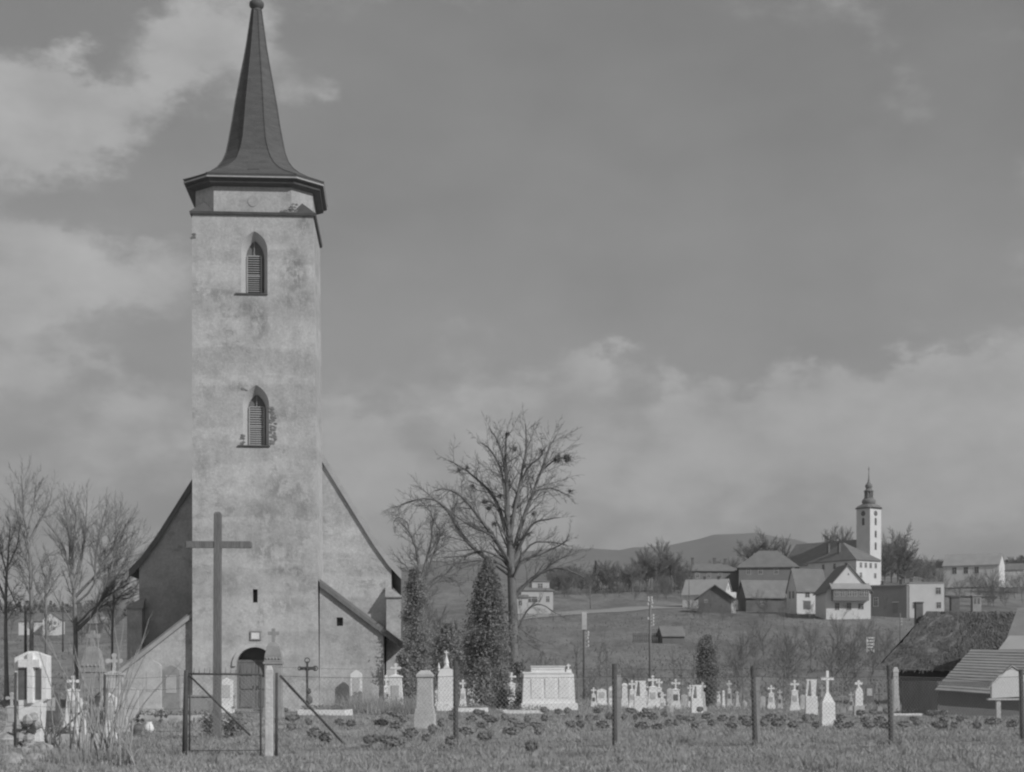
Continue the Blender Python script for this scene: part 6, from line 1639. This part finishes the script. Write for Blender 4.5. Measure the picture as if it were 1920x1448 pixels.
# ---------------------------------------------------------------- grass
def grass():
    rg = np.random.default_rng(12)
    def patch(n, y0, y1, hmin, hmax, wd, clump, frac=.55, sd=.16):
        Y = 1 / rg.uniform(1 / y1, 1 / y0, n); X = rg.uniform(-.325, .325, n) * Y
        if clump > 0:
            cxs = rg.uniform(-.33, .33, clump); cy = 1 / rg.uniform(1 / y1, 1 / y0, clump); k = rg.integers(0, clump, n); use = rg.random(n) < frac
            sx = cxs[k] * cy[k] + rg.normal(0, sd, n); sy = cy[k] + rg.normal(0, sd, n)
            X = np.where(use, sx, X); Y = np.where(use, sy, Y)
        Z = .03 * np.sin(X * .9 + Y * .4) * np.sin(Y * .7 - X * .3) - .01
        h = rg.uniform(hmin, hmax, n) * (0.6 + .8 * (np.sin(X * 1.7 + Y * .9) * np.sin(Y * 1.1 - X * .5) * .5 + .5)); a = rg.uniform(0, 6.283, n)
        w = wd * rg.uniform(.6, 1.3, n); lx_, ly_ = rg.normal(0, .55, n) * h, rg.normal(0, .55, n) * h
        B = np.stack([X, Y, Z], 1); side = np.stack([np.cos(a) * w, np.sin(a) * w, np.zeros(n)], 1); tip = np.stack([X + lx_, Y + ly_, Z + h], 1)
        return np.stack([B - side, B + side, tip + side * .25, tip - side * .25], 1).reshape(-1, 3)
    V = np.concatenate([patch(120000, 27.5, 48, .025, .085, .008, 2200), patch(80000, 46, 86, .04, .10, .013, 1600), patch(26000, 84, 126, .08, .22, .02, 800), patch(26000, 27.5, 62, .07, .2, .008, 420, .97, .075)])
    Q = np.arange(len(V)).reshape(-1, 4)
    o = link_data('grass', quad_mesh('grass', V, Q, GRASS)); tag(o, 'short dry winter grass covering the churchyard', 'grass', kind='stuff')
    n = 60000; Y = rg.uniform(128, 345, n) ; X = rg.uniform(-.33, .33, n) * Y; k = np.array([terrain(a, b) for a, b in zip(X, Y)])
    keep = (np.sin(X * .21 + 2 * np.sin(Y * .05)) * np.sin(Y * .09 + np.sin(X * .13)) + rg.normal(0, .5, n)) > 0; X, Y, k = X[keep], Y[keep], k[keep]; n = len(X)
    h = rg.uniform(.10, .38, n); w = rg.uniform(.03, .09, n); a = rg.uniform(0, 3.14, n)
    B = np.stack([X, Y, k - .03], 1); sd_ = np.stack([np.cos(a) * w, np.sin(a) * w, 0 * w], 1); tip = B + np.stack([rg.normal(0, .6, n) * h, rg.normal(0, .6, n) * h, h], 1)
    V = np.stack([B - sd_, B + sd_, tip + sd_ * .4, tip - sd_ * .4], 1).reshape(-1, 3)
    o = link_data('meadow_tussocks', quad_mesh('meadow_tussocks', V, np.arange(len(V)).reshape(-1, 4), TUSSOCK)); tag(o, 'rough tussocks of dry grass over the sloping meadow', 'grass', kind='stuff')
    def weeds(cx, cy, n, r, hmin, hmax, label, mat=WEED):
        p = hit(cx, cy); X = rg.normal(0, r, n); Y = rg.normal(0, r * .6, n); h = rg.uniform(hmin, hmax, n); a = rg.uniform(0, 6.28, n); w = .006 * rg.uniform(.7, 1.6, n)
        B = np.stack([X, Y, np.full(n, -.02)], 1); sd = np.stack([np.cos(a) * w, np.sin(a) * w, 0 * w], 1); tip = np.stack([X + rg.normal(0, .3, n) * h, Y + rg.normal(0, .3, n) * h, h], 1)
        V = np.stack([B - sd, B + sd, tip + sd * .4, tip - sd * .4], 1).reshape(-1, 3)
        o = link_data('dry_weeds', quad_mesh('dry_weeds', V, np.arange(len(V)).reshape(-1, 4), mat)); o.location = p; tag(o, label, 'weeds', kind='stuff')
    weeds(60, 1434, 900, .6, .08, .3, 'pale dry weeds filling the bottom left corner')
    weeds(190, 1436, 700, .5, .08, .3, 'dry weeds round the foot of the pale-twigged shrub')
    weeds(690, 1338, 1500, .8, .2, .9, 'tall dry weeds along the wall of the right wing', GRASS)
    weeds(760, 1340, 900, .5, .2, .8, 'dry weeds round the white cross grave at the church corner', WEED)
grass()

# ---------------------------------------------------------------- far wooded skyline and haze
def far_wood():
    rr = random.Random(2); rg = np.random.default_rng(2); VV = []; QQ = []; off = 0
    for k in range(150):
        x = rr.uniform(1690, 2060) if k < 90 else rr.uniform(-60, 330)
        Y = rr.uniform(620, 900)
        X = (x - 960) / F * Y; z = terrain(X, Y); h = rr.uniform(5, 9.5) * (1 if k < 90 else .6); r = rr.uniform(1.6, 3.2)
        n = 130
        t = rg.uniform(0, 1, n); a = rg.uniform(0, 6.283, n); con = rr.random() < .5
        rad = r * ((1 - t) if con else np.sqrt(np.maximum(.05, 1 - (2 * t - 1) ** 2))) * np.sqrt(rg.uniform(.1, 1, n))
        P = np.stack([X + rad * np.cos(a), Y + rad * np.sin(a), z + h * (.1 + .9 * t)], 1)
        V, Q = leaf_cloud(n, lambda q, w: P, (.35, .9), k); VV.append(V); QQ.append(Q + off); off += len(V)
    o = link_data('far_wood', quad_mesh('far_wood', np.concatenate(VV), np.concatenate(QQ), FARWOOD)); tag(o, 'distant dark wood along the skyline', 'wood', kind='stuff')
far_wood()

def haze():
    m = MB(); m.box(-9800, 9800, -120, 7700, -80, 520)
    mat = bpy.data.materials.new('haze_air'); mat.use_nodes = True; nt = mat.node_tree; nt.nodes.clear()
    out = nt.nodes.new('ShaderNodeOutputMaterial'); v = nt.nodes.new('ShaderNodeVolumePrincipled')
    v.inputs['Color'].default_value = (.9, .9, .9, 1); v.inputs['Density'].default_value = .00013; v.inputs['Anisotropy'].default_value = .1
    nt.links.new(v.outputs[0], out.inputs['Volume'])
    o = m.build('haze', mat); o['kind'] = 'stuff'; o['label'] = 'thin pale haze over the valley'; o['category'] = 'haze'
haze()
